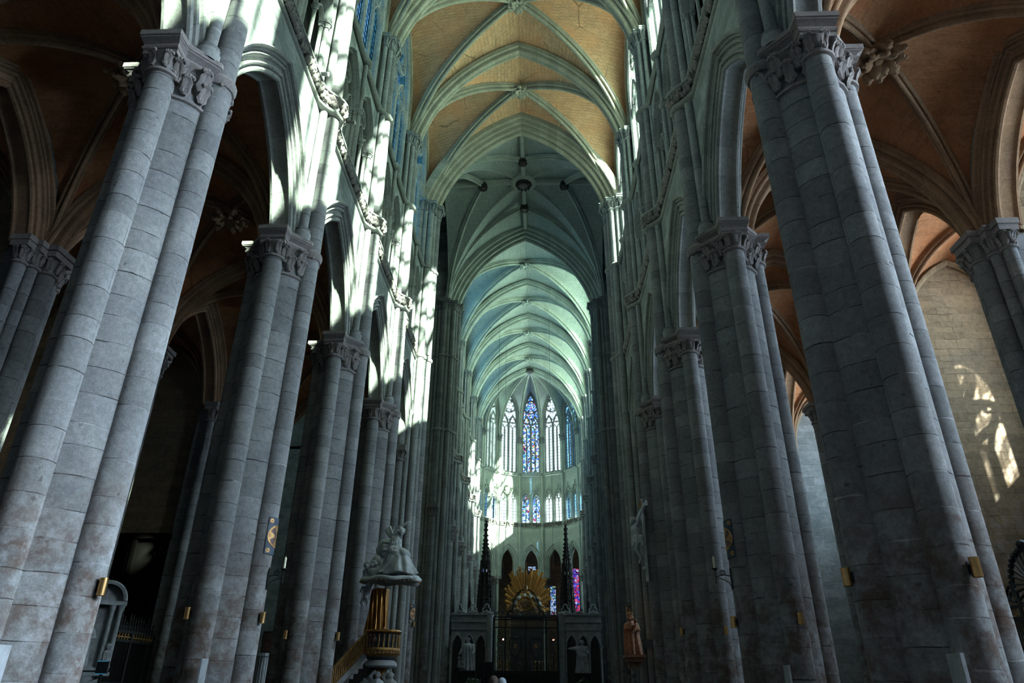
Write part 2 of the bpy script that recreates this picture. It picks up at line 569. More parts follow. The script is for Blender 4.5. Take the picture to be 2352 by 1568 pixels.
def arcade_mesh(Lb, a, h, prof, z0=Z_ABA, top=Z_FR, wf=.5, backtop=20.3, drop=1.3, stilt=0.0):
    """one bay of arcade wall: moulded arch and the spandrel walls on both faces"""
    a, h, zb_, t0 = steep(a, z0, z0 + h, drop)
    mo = MB(); mo.arch(a, h, prof, off(FR, zb_), 18, stilt=stilt, t0=t0, t1=-t0)
    wl = MB()
    om = max(o for o, w in prof) - .04
    for w, tp in ((wf, top), (-wf, backtop)):
        lo = [(max(-Lb / 2, min(Lb / 2, u)), v + zb_) for u, v in arch_line(a, h, om, 18, t0, -t0)]
        lo = [(-Lb / 2, z0)] + lo + [(Lb / 2, z0)]
        n = 5
        rows = [[FR(u, v + (tp - v) * k / n, w) for u, v in lo] for k in range(n + 1)]
        uv = [[(u, v + (tp - v) * k / n) for u, v in lo] for k in range(n + 1)]
        wl.grid(rows, uv)
    wl.grid([[FR(-Lb / 2, top, wf), FR(Lb / 2, top, wf)], [FR(-Lb / 2, top, -wf), FR(Lb / 2, top, -wf)], [FR(-Lb / 2, backtop, -wf), FR(Lb / 2, backtop, -wf)]])
    return mo, wl


def leafy(mb, c, out, up, s, rnd):
    """a small curled leaf cluster"""
    out, up = Vector(out), Vector(up)
    sd = up.cross(out).normalized()
    k = rnd.uniform(.8, 1.2) * s
    tilt = rnd.uniform(-.5, .5)
    ax = (up * cos(tilt) + sd * sin(tilt)).normalized()
    sx = ax.cross(out).normalized()
    rows = []
    for i in range(5):
        t = i / 4
        wd = k * .5 * sin(pi * (.18 + .8 * t)) * (1.15 if i % 2 else .8)
        o = k * (.10 + .45 * sin(t * 2.6))
        p = Vector(c) + ax * (k * (t - .35)) + out * o
        rows.append([p - sx * wd + out * (-.10 * k), p + out * .12 * k, p + sx * wd + out * (-.10 * k)])
    mb.grid(rows)
    e = Vector(c) + ax * k * .6 + out * k * .38
    mb.ball(e, k * .2, 6, 4)


def frieze_path(Lb):
    e = Lb / 2
    return [(-e, 1.25), (-e + .26, 1.18), (-e + .48, .98), (-e + .72, .78), (-e + .98, .64), (0, .62), (e - .98, .64), (e - .72, .78), (e - .48, .98), (e - .26, 1.18), (e, 1.25)]


def along(path, step):
    out = []
    for (u0, w0), (u1, w1) in zip(path, path[1:]):
        d = hypot(u1 - u0, w1 - w0)
        n = max(1, round(d / step))
        for i in range(n):
            t = (i + .5) / n
            nx, ny = (w1 - w0) / d, (u1 - u0) / d
            out.append((u0 + (u1 - u0) * t, w0 + (w1 - w0) * t, -nx, ny))   # u, w, normal (u, w)
    return out


def ledge(path, prof):
    """sweep profile [(out, z)] along a plan path (u, w)"""
    mb, rows, n = MB(), [], len(path)
    for i, (u, w) in enumerate(path):
        a, b = path[max(i - 1, 0)], path[min(i + 1, n - 1)]
        t = hypot(b[0] - a[0], b[1] - a[1])
        nu, nw = -(b[1] - a[1]) / t, (b[0] - a[0]) / t
        rows.append([FR(u + nu * o, z, w + nw * o) for o, z in prof])
    mb.grid(rows, [[(z, i * .3) for o, z in prof] for i in range(n)])
    return mb


def frieze_mesh(Lb, z=Z_FR, s=.25, step=.19, path=None):
    path = path or frieze_path(Lb)
    led = ledge(path, [(-.6, z - .42), (-.12, z - .42), (-.05, z - .38), (-.02, z - .32), (-.06, z - .26), (-.20, z - .22), (-.26, z + .18), (.02, z + .22), (.10, z + .28), (.10, z + .36), (-.9, z + .38)])
    rnd = random.Random(5)
    gl = MB()
    for k, (u, w, nu, nw) in enumerate(along(path, step)):
        for dz in (-.12, .10):
            if rnd.random() < .12:
                continue
            c = FR(u + nu * -.05, z + dz + rnd.uniform(-.04, .04), w + nw * -.05)
            leafy(gl, c, FR(nu, rnd.uniform(-.5, .1), nw).normalized(), (0, 0, 1), s, rnd)
    return led, gl


def string_mesh(Lb, z=Z_STR, path=None):
    e = Lb / 2
    path = path or [(-e, .98), (-e + .3, .92), (-e + .55, .72), (-e + .8, .58), (-.3, .52), (-.15, .66), (0, .72), (.15, .66), (.3, .52), (e - .8, .58), (e - .55, .72), (e - .3, .92), (e, .98)]
    return ledge(path, [(-.8, z - .16), (-.06, z - .16), (.0, z - .13), (.08, z - .08), (.12, z), (.10, z + .08), (.03, z + .13), (-.10, z + .17), (-.8, z + .30)])


def colonnette(mb, u, w, z0, z1, r=.09, cap=.26, n=8):
    mb.lathe([(r * 1.9, z0), (r * 1.9, z0 + .12), (r * 1.3, z0 + .2), (r, z0 + .26), (r, z1 - cap), (r * 1.35, z1 - cap), (r * 1.1, z1 - cap + .04), (r * 1.3, z1 - cap * .5), (r * 1.9, z1 - cap * .2), (r * 2.1, z1 - .05), (r * 2.1, z1)], (w, u, 0), n)


def triforium_mesh(Lb, hw=2.85, narch=2, lights=3, z0=Z_FR + .38, zs=24.95, top=Z_STR - .1, gable=False, wf=.42):
    """arches of the triforium with their lancets, trefoils and colonnettes; one mesh of stone, one of plain wall"""
    st, wl = MB(), MB()
    cw = 2 * hw / narch
    a = cw / 2 - .20
    h = a * 1.75 if lights == 3 else a * 1.7
    for k in range(narch):
        uc = -hw + cw * (k + .5)
        f = lambda u, v, w, uc=uc: FR(u + uc, v, w)
        st.arch(a, h, [(.24, wf), (.22, wf + .07), (.15, wf + .08), (.12, wf), (.10, wf - .08), (.04, wf - .06), (0, wf - .12), (0, wf - .3), (.05, wf - .4), (.2, wf - .45)], off(f, zs), 10)
        lo = [(u, v + zs) for u, v in arch_line(a, h, .18, 10)]
        lo = [(-cw / 2, zs)] + [(max(-cw / 2, min(cw / 2, u)), v) for u, v in lo] + [(cw / 2, zs)]
        wl.grid([[f(u, max(v, zs), wf) for u, v in lo], [f(u, top, wf) for u, v in lo]], [[(u, v) for u, v in lo], [(u, top) for u, v in lo]])
        lw = 2 * a / lights
        for j in range(lights):
            lc = -a + lw * (j + .5)
            z1 = zs - (.25 if lights == 3 and j != 1 else .05)
            st.bar2d([(u + lc, v + z1) for u, v in arch_line(lw / 2 - .02, lw * .85, 0, 6)], .11, wf - .34, wf - .16, f)
        tz = zs + h * (.50 if lights == 3 else .52)
        tr = a * (.40 if lights == 3 else .50)
        st.bar2d(circle(0, tz, tr, 18), .10, wf - .34, wf - .16, f, closed=True)
        st.bar2d(foil(0, tz, tr * .96, 3, 7), .07, wf - .32, wf - .2, f, closed=True)
        for j in range(1, lights):
            colonnette(st, uc - a + lw * j, wf - .25, z0, zs - .1, .075 if lights == 3 else .06)
        for sgn in (-1, 1):
            colonnette(st, uc + sgn * (a + .02), wf - .25, z0, zs, .08)
            colonnette(st, uc + sgn * (a + .13), wf - .08, z0, zs, .10)
        if gable:
            P = [(-cw / 2 + .04, zs + .5), (0, zs + h + .75), (cw / 2 - .04, zs + .5)]
            st.bar2d(P, .14, wf, wf + .16, f)
            for t in (.2, .45, .7):
                for sgn in (-1, 1):
                    st.ball(f(sgn * (cw / 2 - .04) * (1 - t) + sgn * .1, zs + .5 + (h + .25) * t + .1, wf + .1), .10, 6, 4)
            st.bar2d([(0, zs + h + .6), (0, zs + h + 1.25)], .12, wf + .02, wf + .14, f)
    for k in range(1, narch):
        u = -hw + cw * k
        colonnette(st, u, wf + .10, z0, zs + .05, .11)
        if not gable:
            st.lathe([(.10, zs), (.10, top + .5)], (wf + .12, u, 0), 8)
    for sgn in (-1, 1):                                  # wall from the outer arches to the respond
        wl.grid([[FR(sgn * hw, z0, wf), FR(sgn * hw, top + .2, wf)], [FR(sgn * Lb / 2, z0, wf), FR(sgn * Lb / 2, top + .2, wf)]], [[(hw, z0), (hw, top)], [(Lb / 2, z0), (Lb / 2, top)]])
    return st, wl


def tracery(hw, zb, zl, zc, rc, zr, rr, zs, h, lights=4, d=.26):
    st = MB()
    q = hw / 2
    f = FR
    st.bar2d([(0, zb), (0, zl + .25)], (.30 if hw > 1.5 else .30) , -d / 2, d / 2, f)
    for s in (-1, 1):
        st.bar2d([(s * q, zb), (s * q, zl)], .20, -d / 2, d / 2, f)
        st.bar2d([(s * hw, zb), (s * hw, zs)], .26, -d / 2, d / 2 + .1, f)
        hs = (zc + rc + .35) - zl
        st.bar2d([(u + s * q, v + zl) for u, v in arch_line(q - .02, hs, 0, 8)], .17, -d / 2, d / 2, f)
        for t in (-1, 1):
            st.bar2d([(u + s * q + t * q / 2, v + zl) for u, v in arch_line(q / 2 - .02, q * .95, 0, 6)], .11, -d / 2, d / 2 - .03, f)
        st.bar2d(circle(s * q, zc, rc, 18), .13, -d / 2, d / 2 - .02, f, closed=True)
        st.bar2d(foil(s * q, zc, rc * .95, 3, 7), .08, -d / 2 + .03, d / 2 - .05, f, closed=True)
    st.bar2d(circle(0, zr, rr, 30), .18, -d / 2, d / 2, f, closed=True)
    st.bar2d(foil(0, zr, rr * .95, 6, 7), .10, -d / 2 + .03, d / 2 - .05, f, closed=True)
    st.bar2d([(u, v + zs) for u, v in arch_line(hw, h, 0, 14)], .28, -d / 2, d / 2 + .12, f)
    return st


def glass_sheet(hw, zb, zs, h, w=-.06, nz=1):
    g = MB()
    top = [p for p in arch_line(hw, h, 0, 12)]
    right = [(hw, zb), (hw, zs)] + [(-u, v + zs) for u, v in top[1:13]]
    g.grid([[FR(-u, v, w) for u, v in right], [FR(u, v, w) for u, v in right]], [[(-u, v) for u, v in right], [(u, v) for u, v in right]])
    return g


def clere_wall(Lb, hw, zb, zs, h, top=42.9, wf=.16, sill=True):
    wl = MB()
    lo = [(-hw, zb), (-hw, zs)] + [(u, v + zs) for u, v in arch_line(hw, h, 0, 12)][1:-1] + [(hw, zs), (hw, zb)]
    n = len(lo)
    hi = []
    for i, (u, v) in enumerate(lo):
        if i <= 1: hi.append((-Lb / 2, v))
        elif i >= n - 2: hi.append((Lb / 2, v))
        else: hi.append((u * Lb / 2 / hw, top))
    hi[2] = (-Lb / 2, top); hi[-3] = (Lb / 2, top)
    for w in (wf, -.45):
        wl.grid([[FR(u, v, w) for u, v in lo], [FR(u, v, w) for u, v in hi]], [lo, hi])
    wl.grid([[FR(u, v, wf) for u, v in lo], [FR(u, v, -.45) for u, v in lo]], [[(0, v) for u, v in lo], [(.6, v) for u, v in lo]])
    if sill:
        wl.grid([[FR(-Lb / 2, Z_STR - .2, .5), FR(Lb / 2, Z_STR - .2, .5)], [FR(-Lb / 2, zb, .12), FR(Lb / 2, zb, .12)], [FR(-Lb / 2, zb, -.5), FR(Lb / 2, zb, -.5)]])
    return wl


def roll(c, r, t0=-60, t1=-240, n=6):
    """points of a round moulding in (out, w), from its upper outer side round underneath"""
    return [(c[0] + r * cos(math.radians(t0 + (t1 - t0) * k / n)), c[1] + r * sin(math.radians(t0 + (t1 - t0) * k / n))) for k in range(n + 1)]


def mirror(p):
    return p + [(o, -w) for o, w in reversed(p)]


def rib_prof(w, d):
    p = [(.05, -w / 2), (-.10 * d, -w / 2), (-.14 * d, -.40 * w)] + roll((-.38 * d, -.35 * w), .16 * w) + [(-.38 * d, -.15 * w), (-.46 * d, -.12 * w)] + roll((-.76 * d, 0), .21 * w, -55, -170, 5)
    return mirror(p)


def trans_prof(w, d):
    p = [(.05, -w / 2), (-.15 * d, -w / 2), (-.18 * d, -.46 * w)] + roll((-.36 * d, -.40 * w), .10 * w) + [(-.36 * d, -.27 * w), (-.50 * d, -.26 * w)] + roll((-.80 * d, -.19 * w), .11 * w) + [(-.72 * d, -.06 * w), (-.84 * d, -.05 * w), (-.86 * d, 0)]
    return mirror(p[:-1])


def arch_u(a, h, v):
    R = (a * a + h * h) / (2 * a)
    return (R - a) - sqrt(max(0, R * R - v * v))      # negative u on the left side


def vault(hx, hy, zs, zk, zT, zW, stilt=0.0, nt=22, ns=7, rib=(.42, .45), drop=0.0):
    """a four-part rib vault centred on the origin: web, and the diagonal ribs"""
    web, rb = MB(), MB()
    hd, hk = hypot(hx, hy), zk - zs
    A, H, B, t0 = steep(hd, zs, zk, drop)
    TA, TH, TB, _ = steep(hx, zs, zT, drop)
    for sx in (-1, 1):
        for sy in (-1, 1):
            D, T, W = [], [], []
            for i in range(nt + 1):
                u, v = arch_pt(A, H, 0, t0 - t0 * i / nt)
                v += B - zs
                D.append(Vector((sx * hx * -u / hd, sy * hy * -u / hd, zs + v)))
                vt = v * (zT - zs) / hk
                T.append(Vector((sx * -arch_u(TA, TH, min(vt + zs - TB, TH)), sy * hy, zs + vt)))
                vw = v * (zW - zs) / hk
                uw = -arch_u(hy, zW - zs - stilt, min(vw - stilt, zW - zs - stilt)) if vw > stilt else hy
                W.append(Vector((sx * hx, sy * uw, zs + vw)))
            for E in (T, W):
                rows, uvs, s = [], [], 0
                for i in range(nt + 1):
                    if i:
                        s += (D[i] - D[i - 1]).length
                    d = (E[i] - D[i]).length
                    row, ur = [], []
                    for j in range(ns + 1):
                        p = D[i].lerp(E[i], j / ns)
                        p.z += .22 * sin(pi * j / ns) * min(1, d / 4)      # domed courses
                        row.append(p); ur.append((d * (j / ns), s))
                    rows.append(row); uvs.append(ur)
                web.grid(rows, uvs)
    for s in (-1, 1):
        u = Vector((hx, s * hy, 0)) / hd
        rb.arch(A, H, rib_prof(*rib), off(frame((0, 0, 0), u, Vector((-u.y, u.x, 0))), B), 22, t0=t0, t1=-t0)
    return web, rb


def boss(mb, z, r=.42):
    mb.lathe([(0, z - .36), (r * .22, z - .35), (r * .30, z - .26), (r * .55, z - .22), (r * .7, z - .10), (r * .75, z + .1), (r * .5, z + .3)], (0, 0, 0), 14)
    rnd = random.Random(3)
    for n, q, dz, s in ((8, .48, -.26, .75), (9, .85, -.12, .95)):
        for i in range(n):
            a = 2 * pi * (i + .5 * (q > .6)) / n
            d = Vector((cos(a), sin(a), -.25))
            leafy(mb, (r * q * cos(a), r * q * sin(a), z + dz), Vector((cos(a) * .35, sin(a) * .35, -1)).normalized(), d.normalized(), r * s, rnd)


# ================================================================ the shell of the nave
NB = [YP[i] + L / 2 for i in range(len(YP))]        # bay centres (last one ends at the crossing)
a_mo, a_wl = arcade_mesh(L, 2.90, 3.95, ARC_PROF)
f_led, f_gl = frieze_mesh(L)
t_st, t_wl = triforium_mesh(L)
s_st = string_mesh(L)
WIN = dict(hw=2.62, zb=28.75, zl=33.4, zc=35.0, rc=.72, zr=37.7, rr=1.45, zs=35.4, h=5.4)
c_tr = tracery(**WIN)
c_wl = clere_wall(L, WIN['hw'], WIN['zb'], WIN['zs'], WIN['h'])
c_gl = glass_sheet(WIN['hw'], WIN['zb'], WIN['zs'], WIN['h'])
back = MB()
back.grid([[FR(-L / 2, 20.2, -.75), FR(L / 2, 20.2, -.75)], [FR(-L / 2, 28.5, -.75), FR(L / 2, 28.5, -.75)]], [[(-L / 2, 0), (L / 2, 0)], [(-L / 2, 8), (L / 2, 8)]])
back.grid([[FR(-L / 2, Z_FR + .3, -.75), FR(L / 2, Z_FR + .3, -.75)], [FR(-L / 2, Z_FR + .3, .5), FR(L / 2, Z_FR + .3, .5)]])
back.grid([[FR(-L / 2, Z_STR + .2, -.75), FR(L / 2, Z_STR + .2, -.75)], [FR(-L / 2, Z_STR + .2, .3), FR(L / 2, Z_STR + .2, .3)]])
PROTO = {}
nwin = [0]
LIGHTS = []                                        # (location, normal direction, width, height, key)


def nave_bay(side, yc, sy=1.0, glass='glass', key='', detail=True):
    rz = 0.0 if side < 0 else pi
    loc = (side * XP, yc, 0)
    nm = 'wall_left' if side < 0 else 'wall_right'
    def put(k, name, mb, mat, parent=None, kind='structure'):
        if k not in PROTO:
            o = obj(name, mb, M[mat], None, loc, rz)
            PROTO[k] = o.data
        else:
            o = obj(name, PROTO[k], None, None, loc, rz)
        o.scale.y = sy
        if kind:
            o['kind'] = kind
        return o
    put('wl', nm, a_wl, 'wall'); put('bk', nm, back, 'wall'); put('cw', nm, c_wl, 'wall')
    def tr(k, mb, mat):
        ntrim[0] += 1
        return put(k, 'trim_%d' % ntrim[0], mb, mat)
    tr('mo', a_mo, 'trim')
    tr('ss', s_st, 'trim')
    put('tw', nm, t_wl, 'wall')
    if detail:
        tr('fl', f_led, 'trim'); tr('fg', f_gl, 'carved'); tr('ts', t_st, 'slim')
    nwin[0] += 1
    w = put('ct', 'window_%d' % nwin[0], c_tr, 'slim')
    if glass not in PROTO:
        g = obj('pane', c_gl, M[glass], w); PROTO[glass] = g.data
    else:
        g = obj('pane', PROTO[glass], None, w)
    LIGHTS.append(((side * (XP + .75), yc, 34.6), (-side, 0, 0), 5.2, 11.5, key))


for i, yc in enumerate(NB):
    for sd in (-1, 1):
        nave_bay(sd, yc, 1.0, 'glassblue' if sd < 0 else 'glass', 'nave_n' if sd < 0 else 'nave_s', detail=i >= 3)
for i in range(4):
    for sd in (-1, 1):
        nave_bay(sd, YCH[i] + LC / 2, LC / L, 'glassblue' if sd < 0 else 'glass', 'choir_n' if sd < 0 else 'choir_s')

# high vaults
nv_web, nv_rib = vault(7.25, L / 2, Z_VS, 42.35, 42.25, 41.75, stilt=2.2, rib=(.50, .55), drop=2.3)
cv_web, cv_rib = vault(7.25, LC / 2, Z_VS, 41.15, 41.1, 40.9, stilt=2.2, rib=(.50, .55), drop=2.3)
wall_rib = MB()
for s in (-1, 1):
    wall_rib.arch(L / 2 - .25, 41.6 - Z_VS - 2.2, [(.3, 0), (.0, .0), (-.12, .12), (-.2, .05), (-.2, -.1)], off(frame((s * 7.22, 0, 0), (0, 1, 0), (-s, 0, 0)), Z_VS + 2.2), 12, stilt=2.2)
nb_boss = MB(); boss(nb_boss, 42.0, .42)
cb_boss = MB(); boss(cb_boss, 40.8, .42)
me = {}


def put(k, name, mb, mat, loc=(0, 0, 0), rz=0.0, sy=1.0):
    if k not in me:
        o = struct(name, mb, M[mat], loc, rz); me[k] = o.data
    else:
        o = struct(name, me[k], None, loc, rz)
    o.scale.y = sy
    return o


def putt(k, mb, mat, loc=(0, 0, 0), rz=0.0, sy=1.0):
    ntrim[0] += 1
    return put(k, 'trim_%d' % ntrim[0], mb, mat, loc, rz, sy)


for i, yc in enumerate(NB):
    put('nvw', 'ceiling', nv_web, 'vault', (0, yc, 0))
    if i >= 2:
        putt('nvr', nv_rib, 'rib', (0, yc, 0)); putt('wr', wall_rib, 'rib', (0, yc, 0)); putt('nvb', nb_boss, 'rib', (0, yc, 0))
for i in range(4):
    yc = YCH[i] + LC / 2
    put('cvw', 'ceiling', cv_web, 'vaultpale', (0, yc, 0)); putt('cvr', cv_rib, 'ribpale', (0, yc, 0)); putt('cvb', cb_boss, 'ribpale', (0, yc, 0)); putt('wrp', wall_rib, 'ribpale', (0, yc, -.7))
    if 'wrp2' not in me: me['wrp2'] = 1
# transverse arches (extra order for the crossing arches)
FX = lambda y, z: off(frame((0, y, 0), (1, 0, 0), (0, 1, 0)), z)
def sweep_arch(mb, a, zs, zt, prof, drop, n=24):
    A, H, B, t0 = steep(a, zs, zt, drop)
    return mb.arch(A, H, prof, FX(0, B), n, t0=t0, t1=-t0)


t_n = MB(); sweep_arch(t_n, 7.0, Z_VS, 42.12, trans_prof(.95, .62), 2.3)
t_c = MB(); sweep_arch(t_c, 7.0, Z_VS, 40.98, trans_prof(.95, .62), 2.3)
for i in range(2, 7):
    putt('tn', t_n, 'rib', (0, YP[i], 0))
for i in range(1, 5):
    putt('tc', t_c, 'ribpale', (0, YCH[i], 0))
cr_prof = [(.3, -1.02), (-.05, -1.02)] + roll((-.22, -.90), .12) + [(-.24, -.76), (-.36, -.74)] + roll((-.50, -.62), .12) + [(-.52, -.47), (-.64, -.46)] + roll((-.80, -.34), .13) + [(-.78, -.18), (-.92, -.17)] + roll((-1.04, 0), .17, -50, -170, 5)
cr_prof = mirror(cr_prof)
t_x = MB(); sweep_arch(t_x, 7.35, Z_VS, 42.3, cr_prof, 2.3)
putt('tx', t_x, 'rib', (0, YCW, 0)); t_x2 = MB(); sweep_arch(t_x2, 7.35, Z_VS, 42.3, cr_prof, 2.3)
putt('tx2', t_x2, 'ribpale', (0, YCE, 0))
# the wall over the crossing arches, up to the roof
FYw = frame((0, 0, 0), (1, 0, 0), (0, 1, 0))
for y in (YCW, YCE):
    w_ = MB()
    lo = [(u, v + Z_VS) for u, v in arch_line(7.0, 42.1 - Z_VS, 0, 20)]
    w_.grid([[FYw(u, v, 0) for u, v in lo], [FYw(u, 43.5, 0) for u, v in lo]])
    struct('wall_crossing', w_, M['trim'], (0, y, 0))

# crossing vault: a star of ribs round an open ring
XC, YC = 0, (YCW + YCE) / 2
HX, HY = 7.25, (YCE - YCW) / 2 - .9
cx_web, _ = vault(HX, HY, Z_VS, 42.6, 42.2, 42.2, 0, rib=(.4, .4), drop=1.5)
struct('ceiling', cx_web, M['vaultpale'], (XC, YC, 0))
stars = MB()
KZ = 42.45
for sx in (-1, 1):
    for sy in (-1, 1):
        cor = Vector((sx * HX, sy * HY, Z_VS))
        for tgt in (Vector((0, 0, KZ)), Vector((0, sy * HY * .50, KZ - .3)), Vector((sx * HX * .50, 0, KZ - .3))):
            hd = Vector((tgt.x - cor.x, tgt.y - cor.y, 0)); dd = hd.length; hd.normalize()
            fr_ = off(frame((cor.x + hd.x * dd, cor.y + hd.y * dd, 0), hd, (-hd.y, hd.x, 0)), Z_VS)
            stars.arch(dd, tgt.z - Z_VS, rib_prof(.40, .42), fr_, 18, t1=0.0)
for d in ((1, 0), (0, 1)):
    hw = HX if d[0] else HY
    stars.grid([[Vector((d[0] * t - d[1] * w, d[1] * t + d[0] * w, KZ + z - .35 * abs(t) / hw)) for w, z in ((-.2, .2), (-.2, -.15), (-.1, -.3), (.1, -.3), (.2, -.15), (.2, .2))] for t in [hw * k / 8 for k in range(-8, 9)]])
ob_ = trim(stars, M['ribpale'], (XC, YC, 0))
ring = MB(); ring.lathe([(1.1, KZ + .1), (1.15, KZ - .3), (1.0, KZ - .42), (.75, KZ - .42), (.7, KZ - .2), (.7, KZ + .3)], n=16)
trim(ring, M['ribpale'], (XC, YC, 0))
for dx, dy, r in ((0, 0, .7), (0, HY * .5, .42), (0, -HY * .5, .42), (HX * .5, 0, .42), (-HX * .5, 0, .42)):
    bm_ = MB(); bm_.lathe([(0, -.02), (r * .6, 0), (r * .9, .06), (r, .2), (r * .8, .55)], (0, 0, 0), 16)
    for k in range(10):
        a = 2 * pi * k / 10
        bm_.ball((r * .75 * cos(a), r * .75 * sin(a), .0), r * .2, 6, 4)
    b_ = obj('roof_boss', bm_, M['wood'], None, (XC + dx, YC + dy, KZ - (.80 if (dx or dy) else .62)))
    tag(b_, 'dark round wooden boss ' + ('closing the big central ring of the crossing vault' if not (dx or dy) else 'on the crossing vault %s' % (
        'beyond the central ring toward the apse' if dy > 0 else 'nearest the ochre nave vault' if dy < 0 else 'to the right of the central ring' if dx > 0 else 'to the left of the central ring')), 'boss', 'bosses of the crossing vault')

# aisles and chapels
AX = (XP + XR) / 2
av_web, av_rib = vault((XR - XP) / 2 - .3, L / 2, Z_ABA, 19.75, 19.5, 19.5, 0, nt=16, ns=5, rib=(.36, .40), drop=.8)
cp_web, cp_rib = vault(2.6, L / 2 - .35, Z_ABA, 18.9, 18.7, 18.7, 0, nt=12, ns=4, rib=(.28, .3))
t_a = MB(); sweep_arch(t_a, (XR - XP) / 2 - .45, Z_ABA, 19.4, trans_prof(.75, .5), .8)
bs_a = MB(); boss(bs_a, 19.35, .5)
part_ = MB()
part_.box((0, 0, 9.6), (5.4, .7, 19.2))
for s in (-1, 1):
    part_.arch(2.45, 3.7, [(0, .55), (-.1, .55), (-.2, .45), (-.2, .35)], off(frame((0, 0, 0), (1, 0, 0), (0, s, 0)), Z_ABA), 12)
outw = MB()
zb, zs_, hh, hw_ = 10.8, 13.9, 3.7, 1.75
lo = [(-hw_, zb), (-hw_, zs_)] + [(u, v + zs_) for u, v in arch_line(hw_, hh, 0, 10)][1:-1] + [(hw_, zs_), (hw_, zb)]
hi = [(-L / 2, zb), (-L / 2, zs_)] + [(u * L / 2 / hw_, 19.3) for u, v in lo[2:-2]] + [(L / 2, zs_), (L / 2, zb)]
for w in (.3, -.3):
    outw.grid([[FR(u, v, w) for u, v in lo], [FR(u, v, w) for u, v in hi]], [lo, hi])
outw.grid([[FR(u, v, .3) for u, v in lo], [FR(u, v, -.3) for u, v in lo]], [[(0, v) for u, v in lo], [(.6, v) for u, v in lo]])
outw.grid([[FR(-L / 2, 0, .3), FR(L / 2, 0, .3)], [FR(-L / 2, zb, .3), FR(L / 2, zb, .3)], [FR(-L / 2, zb, -.3), FR(L / 2, zb, -.3)], [FR(-L / 2, 0, -.3), FR(L / 2, 0, -.3)]])
CW = dict(hw=hw_, zb=zb, zl=12.6, zc=13.9, rc=.55, zr=15.7, rr=.95, zs=zs_, h=hh)
ctr = tracery(**CW)
cgl = glass_sheet(hw_, zb, zs_, hh)
for i, yc in enumerate(NB):
    for sd in (-1, 1):
        rz = 0.0 if sd < 0 else pi
        vis = i >= 2
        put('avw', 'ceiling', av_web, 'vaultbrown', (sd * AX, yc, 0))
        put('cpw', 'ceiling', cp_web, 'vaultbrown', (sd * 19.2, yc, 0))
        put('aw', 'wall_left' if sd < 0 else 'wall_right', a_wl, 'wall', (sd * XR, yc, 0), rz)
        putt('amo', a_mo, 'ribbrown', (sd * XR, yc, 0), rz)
        put('ow', 'wall_left' if sd < 0 else 'wall_right', outw, 'chapel', (sd * 21.8, yc, 0), rz)
        put('pw', 'wall_left' if sd < 0 else 'wall_right', part_, 'chapel', (sd * 19.2, YP[i], 0), rz)
        nwin[0] += 1
        w = put('cwin', 'window_%d' % nwin[0], ctr, 'slim', (sd * 21.8, yc, 0), rz)
        gk = 'cg' + str(sd)
        if gk not in PROTO:
            PROTO[gk] = obj('pane', cgl, M['glassblue' if sd < 0 else 'glassaisle'], w).data
        else:
            obj('pane', PROTO[gk], None, w)
        LIGHTS.append(((sd * 22.5, yc, 14.1), (-sd, 0, 0), 3.6, 7.4, ('aisle_n' if sd < 0 else 'aisle_s') + ('' if i >= 3 else '_w')))
        if vis:
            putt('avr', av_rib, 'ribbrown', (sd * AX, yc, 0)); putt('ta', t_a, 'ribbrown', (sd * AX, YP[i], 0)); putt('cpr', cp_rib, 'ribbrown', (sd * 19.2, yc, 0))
            b_ = obj('vault_boss', me.get('bsa') or bs_a, M['ribbrown'] if 'bsa' not in me else None, None, (sd * AX, yc, 0)); me['bsa'] = b_.data
            tag(b_, 'carved leaf boss where the ribs of the %s aisle vault meet, %s' % ('left' if sd < 0 else 'right', ('above the viewer', 'beside the nearest pier', 'beyond the second pier', 'beyond the third pier', 'next to the crossing')[i - 2]), 'boss', 'bosses of the aisle vaults')
for sd in (-1, 1):
    put('pw', 'wall_left' if sd < 0 else 'wall_right', part_, 'chapel', (sd * 19.2, YCW, 0), 0 if sd < 0 else pi)
    putt('ta', t_a, 'ribbrown', (sd * AX, YCW, 0))

